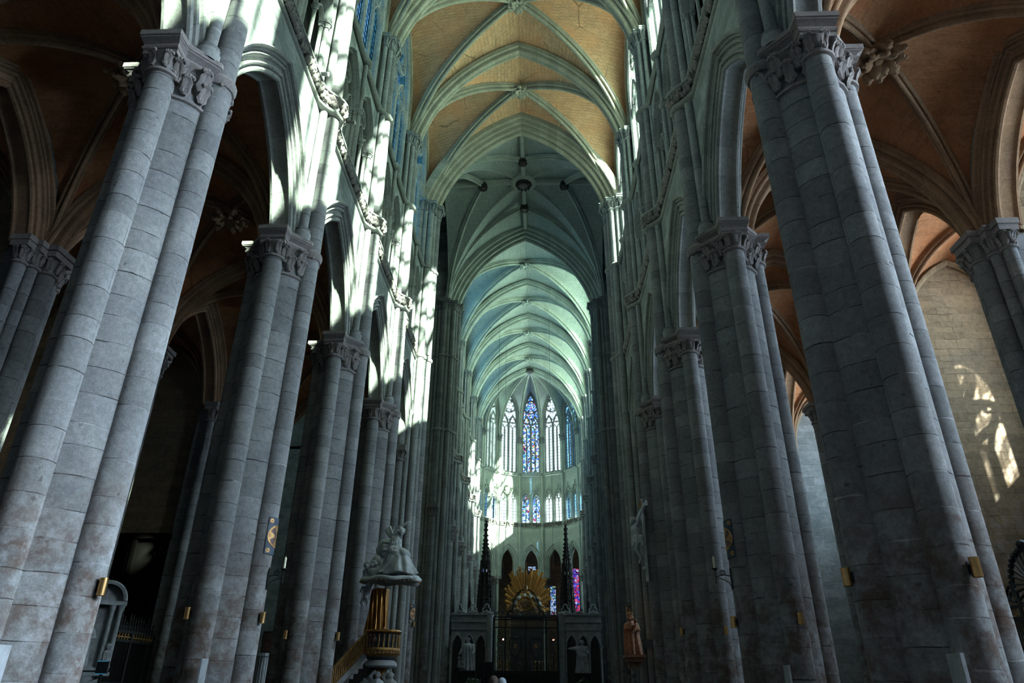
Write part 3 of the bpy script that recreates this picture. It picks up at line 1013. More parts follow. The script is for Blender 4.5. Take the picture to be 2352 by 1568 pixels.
# roofs, floor, far walls of the transept, the choir aisles and the west end
def slab(name, c, s, mat):
    return struct(name, MB().box(c, s), M[mat], smooth=0)
slab('floor', (0, 45, -.15), (62, 124, .3), 'floor')
slab('ceiling', (0, 40, 44), (18, 118, .4), 'chapel')
for sd in (-1, 1):
    slab('ceiling', (sd * 15.2, 13.0, 20.6), (14.2, 58.5, .3), 'chapel')
    slab('ceiling', (sd * 15.2, 76.5, 20.6), (14.2, 40.5, .3), 'chapel')
    slab('ceiling', (sd * 19, 49, 44), (22, 16, .4), 'chapel')
    wn = 'wall_left' if sd < 0 else 'wall_right'
    for c_, d_ in (((sd * 30, 49, 8), (.6, 16, 16)), ((sd * 30, 49, 40), (.6, 16, 8)), ((sd * 30, 42.5, 26), (.6, 3, 20)), ((sd * 30, 55.5, 26), (.6, 3, 20))):
        slab(wn, c_, d_, 'wall')
    g_, b_ = MB(), MB()
    g_.grid([[(sd * 30, 44, 16), (sd * 30, 54, 16)], [(sd * 30, 44, 36), (sd * 30, 54, 36)]], [[(0, 0), (10, 0)], [(0, 20), (10, 20)]])
    for y in (44, 45.67, 47.33, 49, 50.67, 52.33, 54):
        b_.box((sd * 29.9, y, 26), (.3, .3, 20))
    nwin[0] += 1
    w = struct('window_%d' % nwin[0], b_, M['slim'], smooth=0)
    obj('pane', g_, M['glassblue'], w)
    for y in (YCW, YCE):
        slab(wn, (sd * 18.6, y, 32), (22.4, .8, 24.5), 'wall')
        slab(wn, (sd * 23.4, y, 10), (13.6, .8, 20), 'wall')
    slab(wn, (sd * 16.6, 93.2, 10), (.6, 14, 20), 'chapel')
    for i in range(4):
        y = YCH[i] + LC / 2
        o_ = put('ow', wn, outw, 'chapel', (sd * 16.6, y, 0), 0 if sd < 0 else pi); o_.scale.y = LC / L
        nwin[0] += 1
        w = put('cwin', 'window_%d' % nwin[0], ctr, 'slim', (sd * 16.6, y, 0), 0 if sd < 0 else pi)
        obj('pane', PROTO['cg' + str(sd)], None, w)
        LIGHTS.append(((sd * 17.2, y, 14.1), (-sd, 0, 0), 3.6, 7.4, 'choirfill_s' if sd > 0 else 'choirfill_n'))  # unseen choir aisle windows and lamps, added to brighten the choir
slab('wall_front', (0, -14.5, 3), (48, .6, 6), 'wall')
slab('wall_front', (0, -14.5, 35.5), (48, .6, 19), 'wall')
for sd in (-1, 1):
    slab('wall_front', (sd * 15.2, -14.5, 16), (17.4, .6, 20.2), 'wall')
g_ = MB(); g_.grid([[(-6.6, -14.5, 5.9), (6.6, -14.5, 5.9)], [(-6.6, -14.5, 26.1), (6.6, -14.5, 26.1)]], [[(0, 0), (13, 0)], [(0, 20), (13, 20)]])
nwin[0] += 1
struct('window_%d' % nwin[0], g_, M['glassblue'])
slab('wall_back', (0, 99.5, 10), (34, .6, 20.5), 'chapel')

for i in range(len(YP)):
    slab('wall_right', (24.4, YP[i], 11.5), (4.4, 1.3, 23), 'chapel')
lid = MB()
n_ = 18
for z in (20.5, 20.8):
    lid.grid([[(r * cos(pi * k / n_), 86.0 + r * sin(pi * k / n_), z) for k in range(n_ + 1)] for r in (7.5, 15.0)])
struct('ceiling', lid, M['chapel'])
# ---------------------------------------------------------------- clustered piers
def shaft_prof(r, z0, z1):
    return [(r, z0 + (z1 - z0) * k / 12) for k in range(13)]


def drum(r, d, a, z0, z1, n=20, lean=None):
    mb = MB()
    rows, uvs = [], []
    K = 14
    for k in range(K + 1):
        z = z0 + (z1 - z0) * k / K
        dd = d if not lean else d + (lean - d) * max(0, (z - 15) / (Z_VS - 15))
        rr = r if not lean else r * (1 - .18 * max(0, (z - 15) / (Z_VS - 15)))
        cx, cy = dd * cos(a), dd * sin(a)
        rows.append([(cx + rr * cos(2 * pi * j / n), cy + rr * sin(2 * pi * j / n), z) for j in range(n)])
        uvs.append([(2 * pi * rr * j / n, z + a * 1.7) for j in range(n)])
    return mb.grid(rows, uvs, close=True)


def crocket_leaf(mb, c, a, r, z0, h, s, rnd):
    """a ribbed stalk that climbs the bell and curls over into a knob of leaves"""
    P, R_ = [], []
    for k in range(7):
        q = k / 6
        o = r + .02 + s * .62 * max(0, q - .25) ** 1.7
        P.append(Vector((c[0] + o * cos(a), c[1] + o * sin(a), z0 + h * (q if q < .85 else .85 - (q - .85) * 1.2))))
        R_.append(s * (.10 + .05 * q))
    mb.tube(P, R_, 6)
    d, sd = Vector((cos(a), sin(a), 0)), Vector((-sin(a), cos(a), 0))
    for w in (-1, 1):                                        # blade on each side of the stalk
        rows = []
        for k in range(5):
            q = k / 4
            o = r + .015 + s * .40 * q ** 2
            m = Vector((c[0] + o * cos(a), c[1] + o * sin(a), z0 + h * .78 * q))
            wd = s * .34 * sin(pi * (.15 + .75 * q)) * (1.15 if k % 2 else .8)
            rows.append([m, m + sd * w * wd * .5 + d * s * .10, m + sd * w * wd + d * s * (-.02 + .12 * q)])
        mb.grid(rows)
    t = P[5]
    for k in range(5):
        b = -.9 + .45 * k
        mb.ball(t + d * s * .10 + sd * s * .26 * sin(b * 1.6) + Vector((0, 0, -s * .12 * abs(b) + s * .06)), s * (.17 - .02 * abs(k - 2)), 6, 5)


def basket(mb, c, r, z0, z1, n, tiers, seed, s=.34):
    """bell of a capital with leaf crockets"""
    h = z1 - z0
    mb.lathe([(r + .00, z0 - .12), (r + .07, z0 - .10), (r + .08, z0 - .04), (r + .02, z0), (r * .97, z0 + .02), (r * .98, z0 + h * .45), (r * 1.06, z0 + h * .75), (r * 1.22, z0 + h * .95), (r * 1.25, z1)], (c[0], c[1], 0), 22)
    rnd = random.Random(seed)
    for t in range(tiers):
        for i in range(n):
            a = 2 * pi * (i + .5 * t) / n + rnd.uniform(-.06, .06)
            if tiers == 2:
                zz, hh = (z0 + .02, h * .62) if t == 0 else (z0 + h * .30, h * .74)
            else:
                zz, hh = z0 + .02, h * 1.0
            crocket_leaf(mb, c, a, r * (1 + .10 * (t + 1 if tiers == 2 else 1) * .8), zz, hh, s * rnd.uniform(.9, 1.1), rnd)


def abacus_poly(pts, z0, z1):
    """stepped slab over a plan polygon, wider at the top"""
    mb = MB()
    n = len(pts)
    cx, cy = sum(p[0] for p in pts) / n, sum(p[1] for p in pts) / n
    rows = []
    for g, z in ((-.20, z0), (-.20, z0 + (z1 - z0) * .22), (-.15, z0 + (z1 - z0) * .24), (-.12, z0 + (z1 - z0) * .32), (-.16, z0 + (z1 - z0) * .40), (-.17, z0 + (z1 - z0) * .50), (-.08, z0 + (z1 - z0) * .62), (-.02, z0 + (z1 - z0) * .66), (-.02, z0 + (z1 - z0) * .72), (.02, z0 + (z1 - z0) * .74), (.02, z1), (-.5, z1)):
        row = []
        for x, y in pts:
            d = hypot(x - cx, y - cy)
            row.append((cx + (x - cx) * (d + g) / d, cy + (y - cy) * (d + g) / d, z))
        rows.append(row)
    mb.grid(rows, close=True)
    k = len(mb.v)
    mb.add([(cx + (x - cx) * .5, cy + (y - cy) * .5, z0) for x, y in pts], [tuple(range(n))[::-1]])
    mb.grid([[(x, y, z) for x, y, z in rows[0]], [(cx + (x - cx) * .5, cy + (y - cy) * .5, z0) for x, y in pts]], close=True)
    return mb


def core_abacus():
    P = []
    q, r, s = 1.36, .95, .47
    for k in range(4):
        a = k * pi / 2
        if k == 0:                                       # nave side: the shaft passes through
            loc = [(.98, -.36), (.98, .36)]
        else:
            loc = [(r, -s), (q, -s), (q, s), (r, s)]
        for x, y in loc:
            P.append((x * cos(a) - y * sin(a), x * sin(a) + y * cos(a)))
    return P


def ring(mb, c, r, z, h=.16):
    mb.lathe([(r - .02, z - h * .6), (r + .05, z - h * .55), (r + .09, z - h * .2), (r + .09, z + h * .1), (r + .05, z + h * .35), (r - .02, z + h * .6)], (c[0], c[1], 0), 18)


def base_mb(r, extra):
    mb = MB()
    mb.lathe([(r + .26, 0), (r + .26, .5), (r + .22, .56), (r + .16, .62), (r + .2, .70), (r + .12, .80), (r + .05, .84), (r + .08, .92), (r, .98)], n=24)
    for x, y in extra:
        mb.lathe([(.52, 0), (.52, .5), (.48, .56), (.42, .62), (.46, .70), (.40, .80), (.33, .84), (.36, .92), (.30, .98)], (x, y, 0), 16)
    return mb


def respond_caps(nm, t, xs, z=Z_VS, seed=1):
    """capitals at the springing of the high vault"""
    mb = MB()
    for k, (x, y, r) in enumerate(xs):
        basket(mb, (x, y), r, z - .75, z - .18, 7, 1, seed + k, .30 * (r / .25) ** .5)
        q = r * 1.75
        mb.box((x, y, z - .09), (q * 2, q * 2, .18)); mb.box((x, y, z + .02), (q * 2.2, q * 2.2, .08))
    return obj(nm, mb, M['slim'], t)


UP_SH = [(.62, .44, .15), (.62, -.44, .15)]
UP_SH2 = [(.40, .72, .13), (.40, -.72, .13)]


def make_pier(label):
    t = thing('clustered_pier', label, 'pier')
    obj('core', MB().lathe(shaft_prof(.80, .9, 13.75), n=36), M['core'], t)
    for k, a in enumerate((0, pi / 2, pi, 3 * pi / 2)):
        if k == 0:
            obj('nave_shaft', drum(.31, .86, 0, .9, Z_VS - .7, 22, .60), M['shaft'], t)
        else:
            obj('aisle_shaft' if k == 2 else 'arcade_shaft', drum(.30, .86, a, .9, 14.35), M['shaft'], t)
    obj('base', base_mb(.80, [(.86, 0), (0, .86), (-.86, 0), (0, -.86)]), M['core'], t)
    cap = MB()
    basket(cap, (0, 0), .80, 13.55, 14.46, 14, 2, 11, .40)
    for k in (1, 2, 3):
        a = k * pi / 2
        basket(cap, (.86 * cos(a), .86 * sin(a)), .30, 14.0, 14.46, 7, 1, 20 + k, .32)
    obj('capital', cap, M['carved'], t, smooth=50)
    ab = abacus_poly(core_abacus(), 14.42, 14.96)
    ring(ab, (.86, 0), .31, 14.55, .34)
    obj('abacus', ab, M['carved'], t, smooth=20)
    fl = MB()
    for x, y, r in UP_SH:
        fl.lathe([(r * 1.9, Z_ABA), (r * 1.9, Z_ABA + .32), (r * 1.5, Z_ABA + .4), (r * 1.7, Z_ABA + .47), (r * 1.1, Z_ABA + .56)], (x, y, 0), 12)
        o = MB()
        o.lathe([(r * 1.9, Z_ABA), (r * 1.9, Z_ABA + .32), (r * 1.5, Z_ABA + .4), (r * 1.7, Z_ABA + .47), (r, Z_ABA + .56)] + [(r, Z_ABA + .6 + (Z_VS - 1.3 - Z_ABA) * k / 8) for k in range(9)], (x, y, 0), 14)
        obj('flanking_shaft', o, M['slim'], t)
    for x, y, r in UP_SH2:
        obj('upper_shaft', MB().lathe([(r * 1.7, 21.6), (r * 1.7, 21.9), (r, 22.1), (r, 27.0), (r, Z_VS - .7)], (x, y, 0), 12), M['slim'], t)
    rg = MB(); ring(rg, (.745, 0), .27, 21.2, .3); obj('shaft_ring', rg, M['trim'], t)
    rg = MB(); ring(rg, (.66, 0), .26, 28.1, .24)
    for x, y, r in UP_SH:
        ring(rg, (x, y), r, 28.1, .2)
    obj('shaft_ring', rg, M['trim'], t)
    respond_caps('vault_capital', t, [(.60, 0, .25)] + UP_SH + UP_SH2)
    return t


ORD = ['nearest', 'second', 'third', 'fourth']
LAB_L = ['thick grey left row pier ahead of the viewer, big brass lamp low on it', 'second left row pier, blue painted cross panel on its right shaft', 'third left row pier, between the panel pier and the pulpit', 'fourth left row pier, directly behind the pulpit with the angel']
LAB_R = ['thick grey right row pier ahead of the viewer, dark stains low down', 'second right row pier, blue painted cross panel on its left shaft', 'third right row pier, between the panel pier and the crucifix pier', 'fourth right row pier, white crucifix high on its left shaft']
pier = make_pier(LAB_L[0]); pier.location = (-XP, YP[3], 0)
for i in range(1, 4):
    dup(pier, (-XP, YP[3 + i], 0), 0, LAB_L[i], 'piers of the left nave arcade')
for i in range(4):
    dup(pier, (XP, YP[3 + i], 0), pi, LAB_R[i], 'piers of the right nave arcade')
pier['group'] = 'piers of the left nave arcade'
# the piers behind the viewer carry the arcade but stay out of the picture; choir piers
for i in range(1, 5):
    for sd in (-1, 1):
        if i == 4 and False:
            continue
        nm = ('first', 'second', 'third', 'last')[i - 1]
        dup(pier, (sd * XP, YCH[i], 0), 0 if sd < 0 else pi, '%s pale pier of the choir on the %s side, counted from the stone screen' % (nm, 'left' if sd < 0 else 'right'), 'choir piers')
for sd in (-1, 1):
    dup(pier, (sd * XP, YP[2], 0), 0 if sd < 0 else pi, 'grey pier standing beside the viewer at the far %s, nearest of its row' % ('left' if sd < 0 else 'right'), 'piers of the %s nave arcade' % ('left' if sd < 0 else 'right'))


def make_crossing_pier():
    t = thing('crossing_pier', '', 'pier')
    C = MB(); C.lathe(shaft_prof(1.02, .9, Z_VS - .2), n=32); obj('core', C, M['core'], t)
    obj('base', base_mb(1.15, []), M['core'], t)
    caps = []
    for k in range(16):
        a = 2 * pi * k / 16
        big = k % 4 == 0
        r, d = (.29, 1.10) if big else (.17, 1.08) if k % 2 else (.23, 1.12)
        obj('shaft', drum(r, d, a, .9, Z_VS - .7, 14), M['shaft'] if big else M['slim'], t)
        caps.append((d * cos(a), d * sin(a), r))
    for zz, hh in ((21.2, .26), (28.1, .22)):
        rg = MB()
        for x, y, r in caps:
            ring(rg, (x, y), r, zz, hh)
        obj('shaft_ring', rg, M['trim'], t)
    respond_caps('vault_capital', t, caps, Z_VS + .05)
    cap = MB()
    basket(cap, (0, -1.12), .30, 14.05, 14.5, 8, 1, 5, .30); basket(cap, (-1.1, 0), .30, 14.05, 14.5, 8, 1, 6, .30)
    cap.box((0, -1.15, 14.7), (.9, .8, .36)); cap.box((-1.15, 0, 14.7), (.8, .9, .36))
    obj('capital', cap, M['carved'], t)
    return t


xp = make_crossing_pier(); xp.location = (-XP, YCW, 0)
xp['label'] = 'tall bundle of slim shafts at the left of the crossing, streaked with sunlight'; xp['group'] = 'crossing piers'
dup(xp, (XP, YCW, 0), pi, 'tall bundle of slim shafts right of the crossing, small crowned statue low on it', 'crossing piers')
dup(xp, (-XP, YCE, 0), 0, 'dark bundle of shafts beside the left half of the stone screen', 'crossing piers')
dup(xp, (XP, YCE, 0), pi, 'dark bundle of shafts beside the right half of the stone screen', 'crossing piers')


def make_respond():
    """aisle wall pier: half shafts, capitals at two steps, against the outer wall"""
    t = thing('wall_pier', '', 'pier')
    obj('core', MB().box((-.10, 0, 7.3), (.9, 1.5, 14.6)), M['core'], t, smooth=0)
    caps, ab = MB(), MB()
    for k, (x, y, r) in enumerate(((.58, 0, .28), (.44, .50, .17), (.44, -.50, .17), (.22, .84, .19), (.22, -.84, .19))):
        obj('shaft', MB().lathe(shaft_prof(r, .9, 14.3), (x, y, 0), 16), M['shaft'], t)
        basket(caps, (x, y), r, 14.0, 14.5, 7, 1, 40 + k, .28)
        q = r * 1.6
        ab.box((x, y, 14.6), (q * 2, q * 2, .22)); ab.box((x, y, 14.8), (q * 2.3, q * 2.3, .2))
    obj('capital', caps, M['carved'], t, smooth=50)
    obj('abacus', ab, M['carved'], t, smooth=20)
    b = MB(); b.box((0, 0, .45), (2.0, 2.5, .9)); obj('base', b, M['core'], t, smooth=0)
    return t


wp = None
for sd in (-1, 1):
    for i in range(2, 7):
        w_ = ('beside the viewer', 'behind the nearest pier', 'behind the second pier', 'behind the third pier', 'behind the fourth pier')[i - 2]
        lb = '%s aisle wall pier with clustered shafts, seen %s' % ('dark left' if sd < 0 else 'warm lit right', w_)
        loc = (sd * (XR - .15), YP[i], 0)
        gp = '%s aisle wall piers' % ('left' if sd < 0 else 'right')
        if wp is None:
            wp = make_respond(); wp.location = loc; wp['label'] = lb; wp['group'] = gp
        else:
            dup(wp, loc, 0 if sd < 0 else pi, lb, gp)

# ---------------------------------------------------------------- the apse
YA, RA = YCH[4], 7.4
half = pi / 14
WA = 2 * RA * sin(half)                       # side of the polygon
APO = RA * cos(half)
aa_prof = [(.68, .40), (.70, .47), (.63, .49), (.58, .43), (.56, .38), (.48, .37), (.46, .28), (.40, .27), (.38, .34), (.31, .36), (.25, .33), (.24, .22), (.18, .20), (.16, .26), (.08, .27), (.03, .22), (0, .14)]
aa_prof = aa_prof + [(o, -w) for o, w in reversed(aa_prof)]
ap_mo, ap_wl = arcade_mesh(WA, .84, 1.75, aa_prof, z0=16.3, backtop=20.4, wf=.40, drop=0, stilt=1.75)
e = WA / 2
pth = [(-e, .50), (e, .50)]
ap_led, ap_gl = frieze_mesh(WA, Z_FR, .26, .2, pth)
ap_str = string_mesh(WA, path=[(-e, .48), (e, .48)])
ap_tst, ap_twl = triforium_mesh(WA, hw=1.42, narch=2, lights=2, zs=24.5, top=27.9, gable=True, wf=.34)
AW = dict(hw=1.20, zb=28.55, zl=34.6, zc=36.0, rc=.46, zr=38.15, rr=.98, zs=36.1, h=4.1)
ap_tr = tracery(**AW)
for u_ in (-.9, -.45, 0, .45, .9):
    ap_tr.bar2d([(u_, Z_STR - .1), (u_, 28.5)], .12, .25, .46, FR)
ap_cw = clere_wall(WA, AW['hw'], AW['zb'], AW['zs'], AW['h'], top=42.0, wf=.3)
g_hi = glass_sheet(AW['hw'], AW['zb'], AW['zs'], AW['h'])
g_lo = MB(); g_lo.grid([[FR(-e, 21.9, -.25), FR(e, 21.9, -.25)], [FR(-e, 27.6, -.25), FR(e, 27.6, -.25)]], [[(-e, 0), (e, 0)], [(-e, 5.7), (e, 5.7)]])
ap_bk = MB()
ap_bk.grid([[FR(-e, Z_FR, .4), FR(e, Z_FR, .4)], [FR(-e, Z_FR + .4, -.3), FR(e, Z_FR + .4, -.3)], [FR(-e, 20, -.4), FR(e, 20, -.4)]])
ap_bk.grid([[FR(-e, 27.6, -.3), FR(e, 27.6, -.3)], [FR(-e, 28.5, -.3), FR(e, 28.5, -.3)]])
gl_kind = {0: ('glassblue', 'glassblue'), 1: ('glassblue', 'glass'), 2: ('glassclear', 'glassclear'), 3: ('glassstain', 'glassstain')}
col = None
for k in range(7):
    th = (k - 3) * 2 * half                     # direction of the face measured from the axis
    nx, ny = sin(th), cos(th)
    loc = (nx * APO, YA + ny * APO, 0)
    rz = atan2(-ny, -nx)                        # local +X points to the centre
    def pp(key, mb, mat, name=None):
        if name:
            return put('ap' + key, name, mb, mat, loc, rz)
        return putt('ap' + key, mb, mat, loc, rz)
    pp('mo', ap_mo, 'ribpale'); pp('wl', ap_wl, 'ribpale', 'wall_apse'); pp('led', ap_led, 'ribpale'); pp('gl', ap_gl, 'carved'); pp('str', ap_str, 'ribpale')
    pp('tst', ap_tst, 'ribpale'); pp('twl', ap_twl, 'ribpale', 'wall_apse'); pp('cw', ap_cw, 'ribpale', 'wall_apse'); pp('bk', ap_bk, 'ribpale', 'wall_apse')
    nwin[0] += 1
    w = put('aptr', 'window_%d' % nwin[0], ap_tr, 'slim', loc, rz)
    kind = gl_kind[min(k, 6 - k)]
    obj('pane', g_hi.mesh('pane'), None, w).data.materials.append(M[kind[0] if k > 3 else kind[1]] if k != 3 else M['glassstain'])
    nwin[0] += 1
    w2 = MB()
    for u in (-e + .05, 0, e - .05):
        w2.box(FR(u, 24.75, -.25), (.12, .12, 5.7))
    w2 = struct('window_%d' % nwin[0], w2, M['ribpale'], loc, rz)
    obj('pane', g_lo.mesh('pane'), None, w2).data.materials.append(M['glassstain'] if k == 3 else M['glassclear'] if k in (2, 4) else M['glassblue'])
    LIGHTS.append(((nx * (APO + .9), YA + ny * (APO + .9), 34.3), (-nx, -ny, 0), 2.9, 11.4, 'apse_hi'))
    LIGHTS.append(((nx * (APO + 1.0), YA + ny * (APO + 1.0), 24.8), (-nx, -ny, 0), 2.9, 5.6, 'apse_lo'))
# apse columns between the faces
def make_apse_col():
    t = thing('apse_column', '', 'pier')
    obj('core', MB().lathe(shaft_prof(.42, .5, 13.8), n=20), M['core'], t)
    cap = MB(); basket(cap, (0, 0), .42, 13.7, 14.3, 10, 1, 3, .34); cap.box((0, 0, 14.42), (1.2, 1.2, .28)); basket(cap, (.5, 0), .17, 13.8, 14.3, 6, 1, 4, .2)
    obj('capital', cap, M['carved'], t)
    obj('impost', MB().box((0, 0, 15.4), (.62, .30, 1.9)), M['ribpale'], t)
    obj('shaft', drum(.17, .52, 0, .5, 33.0, 14), M['ribpale'], t)
    fl = MB()
    for s in (-1, 1):
        obj('upper_shaft', MB().lathe([(.10, 14.6), (.10, 33.0)], (.42, s * .26, 0), 10), M['ribpale'], t)
    for zz, hh in ((21.2, .3), (28.1, .22)):
        rg = MB(); ring(rg, (.52, 0), .17, zz, hh); obj('shaft_ring', rg, M['trim'], t)
    respond_caps('vault_capital', t, [(.52, 0, .17), (.42, .26, .10), (.42, -.26, .10)], 33.4)
    return t
for k in range(6):
    th = (k - 2.5) * 2 * half
    x, y = sin(th) * RA, YA + cos(th) * RA
    lb = 'slender apse column %s of the central arch behind the golden rays' % ('third to the left', 'second to the left', 'immediately left', 'immediately right', 'second to the right', 'third to the right')[k]
    if col is None:
        col = make_apse_col(); col.location = (x, y, 0); col.rotation_euler = (0, 0, atan2(-cos(th), -sin(th))); col['label'] = lb; col['group'] = 'apse columns'
    else:
        dup(col, (x, y, 0), atan2(-cos(th), -sin(th)), lb, 'apse columns')
# apse vault: cells between radial ribs, each lifted by its window arch
web, ribs = MB(), MB()
KA = 40.9
angs = [(k - 3.5) * 2 * half for k in range(8)]
for a in angs:
    d = Vector((sin(a), cos(a), 0))
    fr_ = off(frame((0, YA, 0), -d, (d.y, -d.x, 0)), Z_VS - .2)
    ribs.arch(RA - .45, KA - Z_VS + .1, rib_prof(.42, .5), fr_, 16, t1=0.0)
for a, b in zip(angs, angs[1:]):
    m = (a + b) / 2
    for q in (a, b):
        rows, uvs, s = [], [], 0
        nt = 16
        for i in range(nt + 1):
            u, v = arch_pt(RA - .3, KA - Z_VS, 0, -1 + i / nt)
            D = Vector((sin(q) * -u, YA + cos(q) * -u, Z_VS + v))
            zz = 40.4 - Z_VS
            vw = v * zz / (KA - Z_VS)
            st_ = 2.4
            uu = -arch_u(WA / 2 - .1, zz - st_, max(0, min(zz - st_, vw - st_))) if vw > st_ else WA / 2 - .1
            sg = 1 if q == b else -1
            E_ = Vector((sin(m) * APO + cos(m) * uu * sg, YA + cos(m) * APO - sin(m) * uu * sg, Z_VS + vw))
            # ridge of the cell runs from the window head to the key
            t = i / nt
            row, ur = [], []
            for j in range(6):
                p = D.lerp(E_, j / 5)
                row.append(p); ur.append(((E_ - D).length * j / 5, s))
            s += .45
            rows.append(row); uvs.append(ur)
        web.grid(rows, uvs)
struct('ceiling', web, M['vaultpale']); trim(ribs, M['ribpale'])
bm_ = MB(); bm_.lathe([(0, 40.2), (.4, 40.25), (.6, 40.4), (.6, 40.8)], (0, YA - .1, 0), 14)
tag(obj('roof_boss', bm_, M['wood']), 'dark round boss where the apse ribs meet above the stained windows', 'boss')
# ambulatory behind the arches: an outer wall with coloured windows
amb = MB()
RO = 13.0
for k in range(-4, 5):
    th = k * pi / 9
    amb.box((sin(th) * RO, YA + cos(th) * RO, 10), (4.7, .5, 20.5), -th)
struct('wall_ambulatory', amb, M['chapel'], smooth=0)
for k, (px, py0, py1, Y, wd, gk) in enumerate(((1323, 1305, 1405, 93.5, .55, 'glassred'), (1271, 1345, 1412, 95.5, .40, 'glassstain'), (1110, 1305, 1365, 93.5, .45, 'glassstain'), (1222, 1300, 1312, 98, .55, 'glassstain'))):
    p0, p1 = at(px, py1, Y), at(px, py0, Y)
    g = MB(); g.grid([[(p0.x - wd, Y, p0.z), (p0.x + wd, Y, p0.z)], [(p0.x - wd, Y, p1.z), (p0.x + wd, Y, p1.z)]], [[(0, 0), (2 * wd, 0)], [(0, p1.z - p0.z), (2 * wd, p1.z - p0.z)]])
    nwin[0] += 1
    fm = MB()
    for s in (-1, 1):
        fm.box((p0.x + s * wd, Y, (p0.z + p1.z) / 2), (.08, .12, p1.z - p0.z))
    fm.box((p0.x, Y, p1.z), (2 * wd + .1, .12, .1)); fm.box((p0.x, Y, p0.z), (2 * wd + .1, .12, .1))
    w = struct('window_%d' % nwin[0], fm, M['iron'])
    obj('pane', g, M[gk + '_lit'], w)
# ================================================================ figures
def limb(mb, pts, rs, n=10):
    mb.tube(pts, rs, n)
    for p, r in zip(pts, rs):
        mb.ball(p, r * .99, n, 6)


def head(mb, c, r, face=(0, -1, 0), hair=None):
    """a head with brow, nose, chin, ears; face is the direction it looks"""
    f = Vector(face).normalized(); c = Vector(c)
    s = f.cross(Vector((0, 0, 1))).normalized(); u = s.cross(f)
    mb.ball(c, r, 14, 10, (.86, .86, 1.1))
    mb.ball(c + f * r * .35 - u * r * .45, r * .62, 10, 7)                      # jaw
    limb(mb, [c + f * r * .80 + u * r * .15, c + f * r * 1.12 - u * r * .22], [r * .10, r * .17], 6)   # nose
    for k in (-1, 1):
        mb.ball(c + s * r * .88 * k - u * r * .1, r * .2, 6, 5, (.6, .6, 1.2))    # ears
        mb.ball(c + f * r * .72 + s * r * .36 * k + u * r * .24, r * .2, 6, 4)    # brow
        mb.ball(c + f * r * .70 + s * r * .40 * k - u * r * .2, r * .22, 6, 4)    # cheek
    limb(mb, [c + f * r * .86 - u * r * .5 - s * r * .2, c + f * r * .88 - u * r * .5 + s * r * .2], [r * .07] * 2, 6)
    mb.ball(c + f * r * .72 - u * r * .82, r * .24, 6, 4)                         # chin
    if hair:
        rnd = random.Random(int(c.x * 100) + 1)
        for i in range(26):
            a, b = rnd.uniform(0, 2 * pi), rnd.uniform(-.2, 1.0)
            d = Vector((cos(a), sin(a), 0)) * sqrt(max(0, 1 - b * b)) + Vector((0, 0, b))
            if d.dot(f) < .45 or d.z > .75:
                mb.ball(c + d * r * .98 * Vector((.9, .9, 1.1)).length / 1.68, r * hair, 6, 4)


def hand(mb, p, d, up, s):
    """palm, four fingers of unequal length and a thumb"""
    p, d, up = Vector(p), Vector(d).normalized(), Vector(up).normalized()
    sd = d.cross(up).normalized()
    for k in (-1.1, 0, 1.1):
        limb(mb, [p + sd * k * s * .18, p + d * s * .5 + sd * k * s * .22], [s * .15, s * .16], 6)
    for k, ln in ((-1.5, .52), (-.5, .62), (.5, .58), (1.5, .45)):
        q = p + d * s * .5 + sd * k * s * .16
        limb(mb, [q, q + d * s * ln * .55, q + d * s * ln - up * s * .12], [s * .085, s * .08, s * .06], 6)
    limb(mb, [p + d * s * .12 + sd * s * .26, p + d * s * .36 + sd * s * .5, p + d * s * .6 + sd * s * .52], [s * .1, s * .09, s * .07], 6)


def draped(mb, c, h, r, nf=11, seed=0, lean=(0, 0), top=.8, squash=.8, rot=0.0, amp=.10):
    """robe with vertical folds, from the ground to the shoulders"""
    rnd = random.Random(seed)
    ph = [rnd.uniform(0, 6.28) for _ in range(4)]
    rows = []
    for i in range(21):
        t = i / 20
        z = h * t
        rr = r * (1.05 - .38 * t ** 1.2 + (.16 * sin(pi * min(1, max(0, (t - .62) / .38))) if t > .62 else 0))
        if t > .92:
            rr *= 1 - (t - .92) * 6
        row = []
        for j in range(48):
            a = 2 * pi * j / 48
            f = 1 + amp * (1 - .55 * t) * (sin(nf * a + ph[0] + 1.6 * t) + .6 * sin((nf - 4) * a + ph[1] - 2.3 * t)) + .05 * sin(3 * a + ph[2] + 4 * t)
            x, y = rr * f * cos(a), rr * f * squash * sin(a)
            row.append((c[0] + x * cos(rot) - y * sin(rot) + lean[0] * t * t * h, c[1] + x * sin(rot) + y * cos(rot) + lean[1] * t * t * h, c[2] + z))
        rows.append(row)
    rows = [[(c[0], c[1], c[2])] * 48] + rows + [[(c[0] + lean[0] * h, c[1] + lean[1] * h, c[2] + h)] * 48]
    mb.grid(rows, close=True)


def statue_obj(name, mb, mat, parent, vox=.035):
    o = obj(name, mb, M[mat], parent)
    return remesh(o, vox, 2)


# ================================================================ brass lamps on the shafts
def make_lamp():
    t = thing('wall_lamp', '', 'lamp')
    mb = MB()
    mb.lathe([(.062, -.14), (.070, -.14), (.070, .14), (.062, .14), (.062, -.14)], n=20)
    obj('shade', mb, M['brass'], t)
    bk = MB(); bk.box((0, .08, 0), (.05, .04, .10)); bk.box((0, .097, 0), (.08, .012, .18))
    obj('bracket', bk, M['iron'], t, smooth=0)
    b = MB(); b.lathe([(0, -.10), (.05, -.10), (.06, -.02), (.05, .06), (0, .08)], n=12)
    obj('bulb', b, M['wax'], t)
    return t


lamp = None
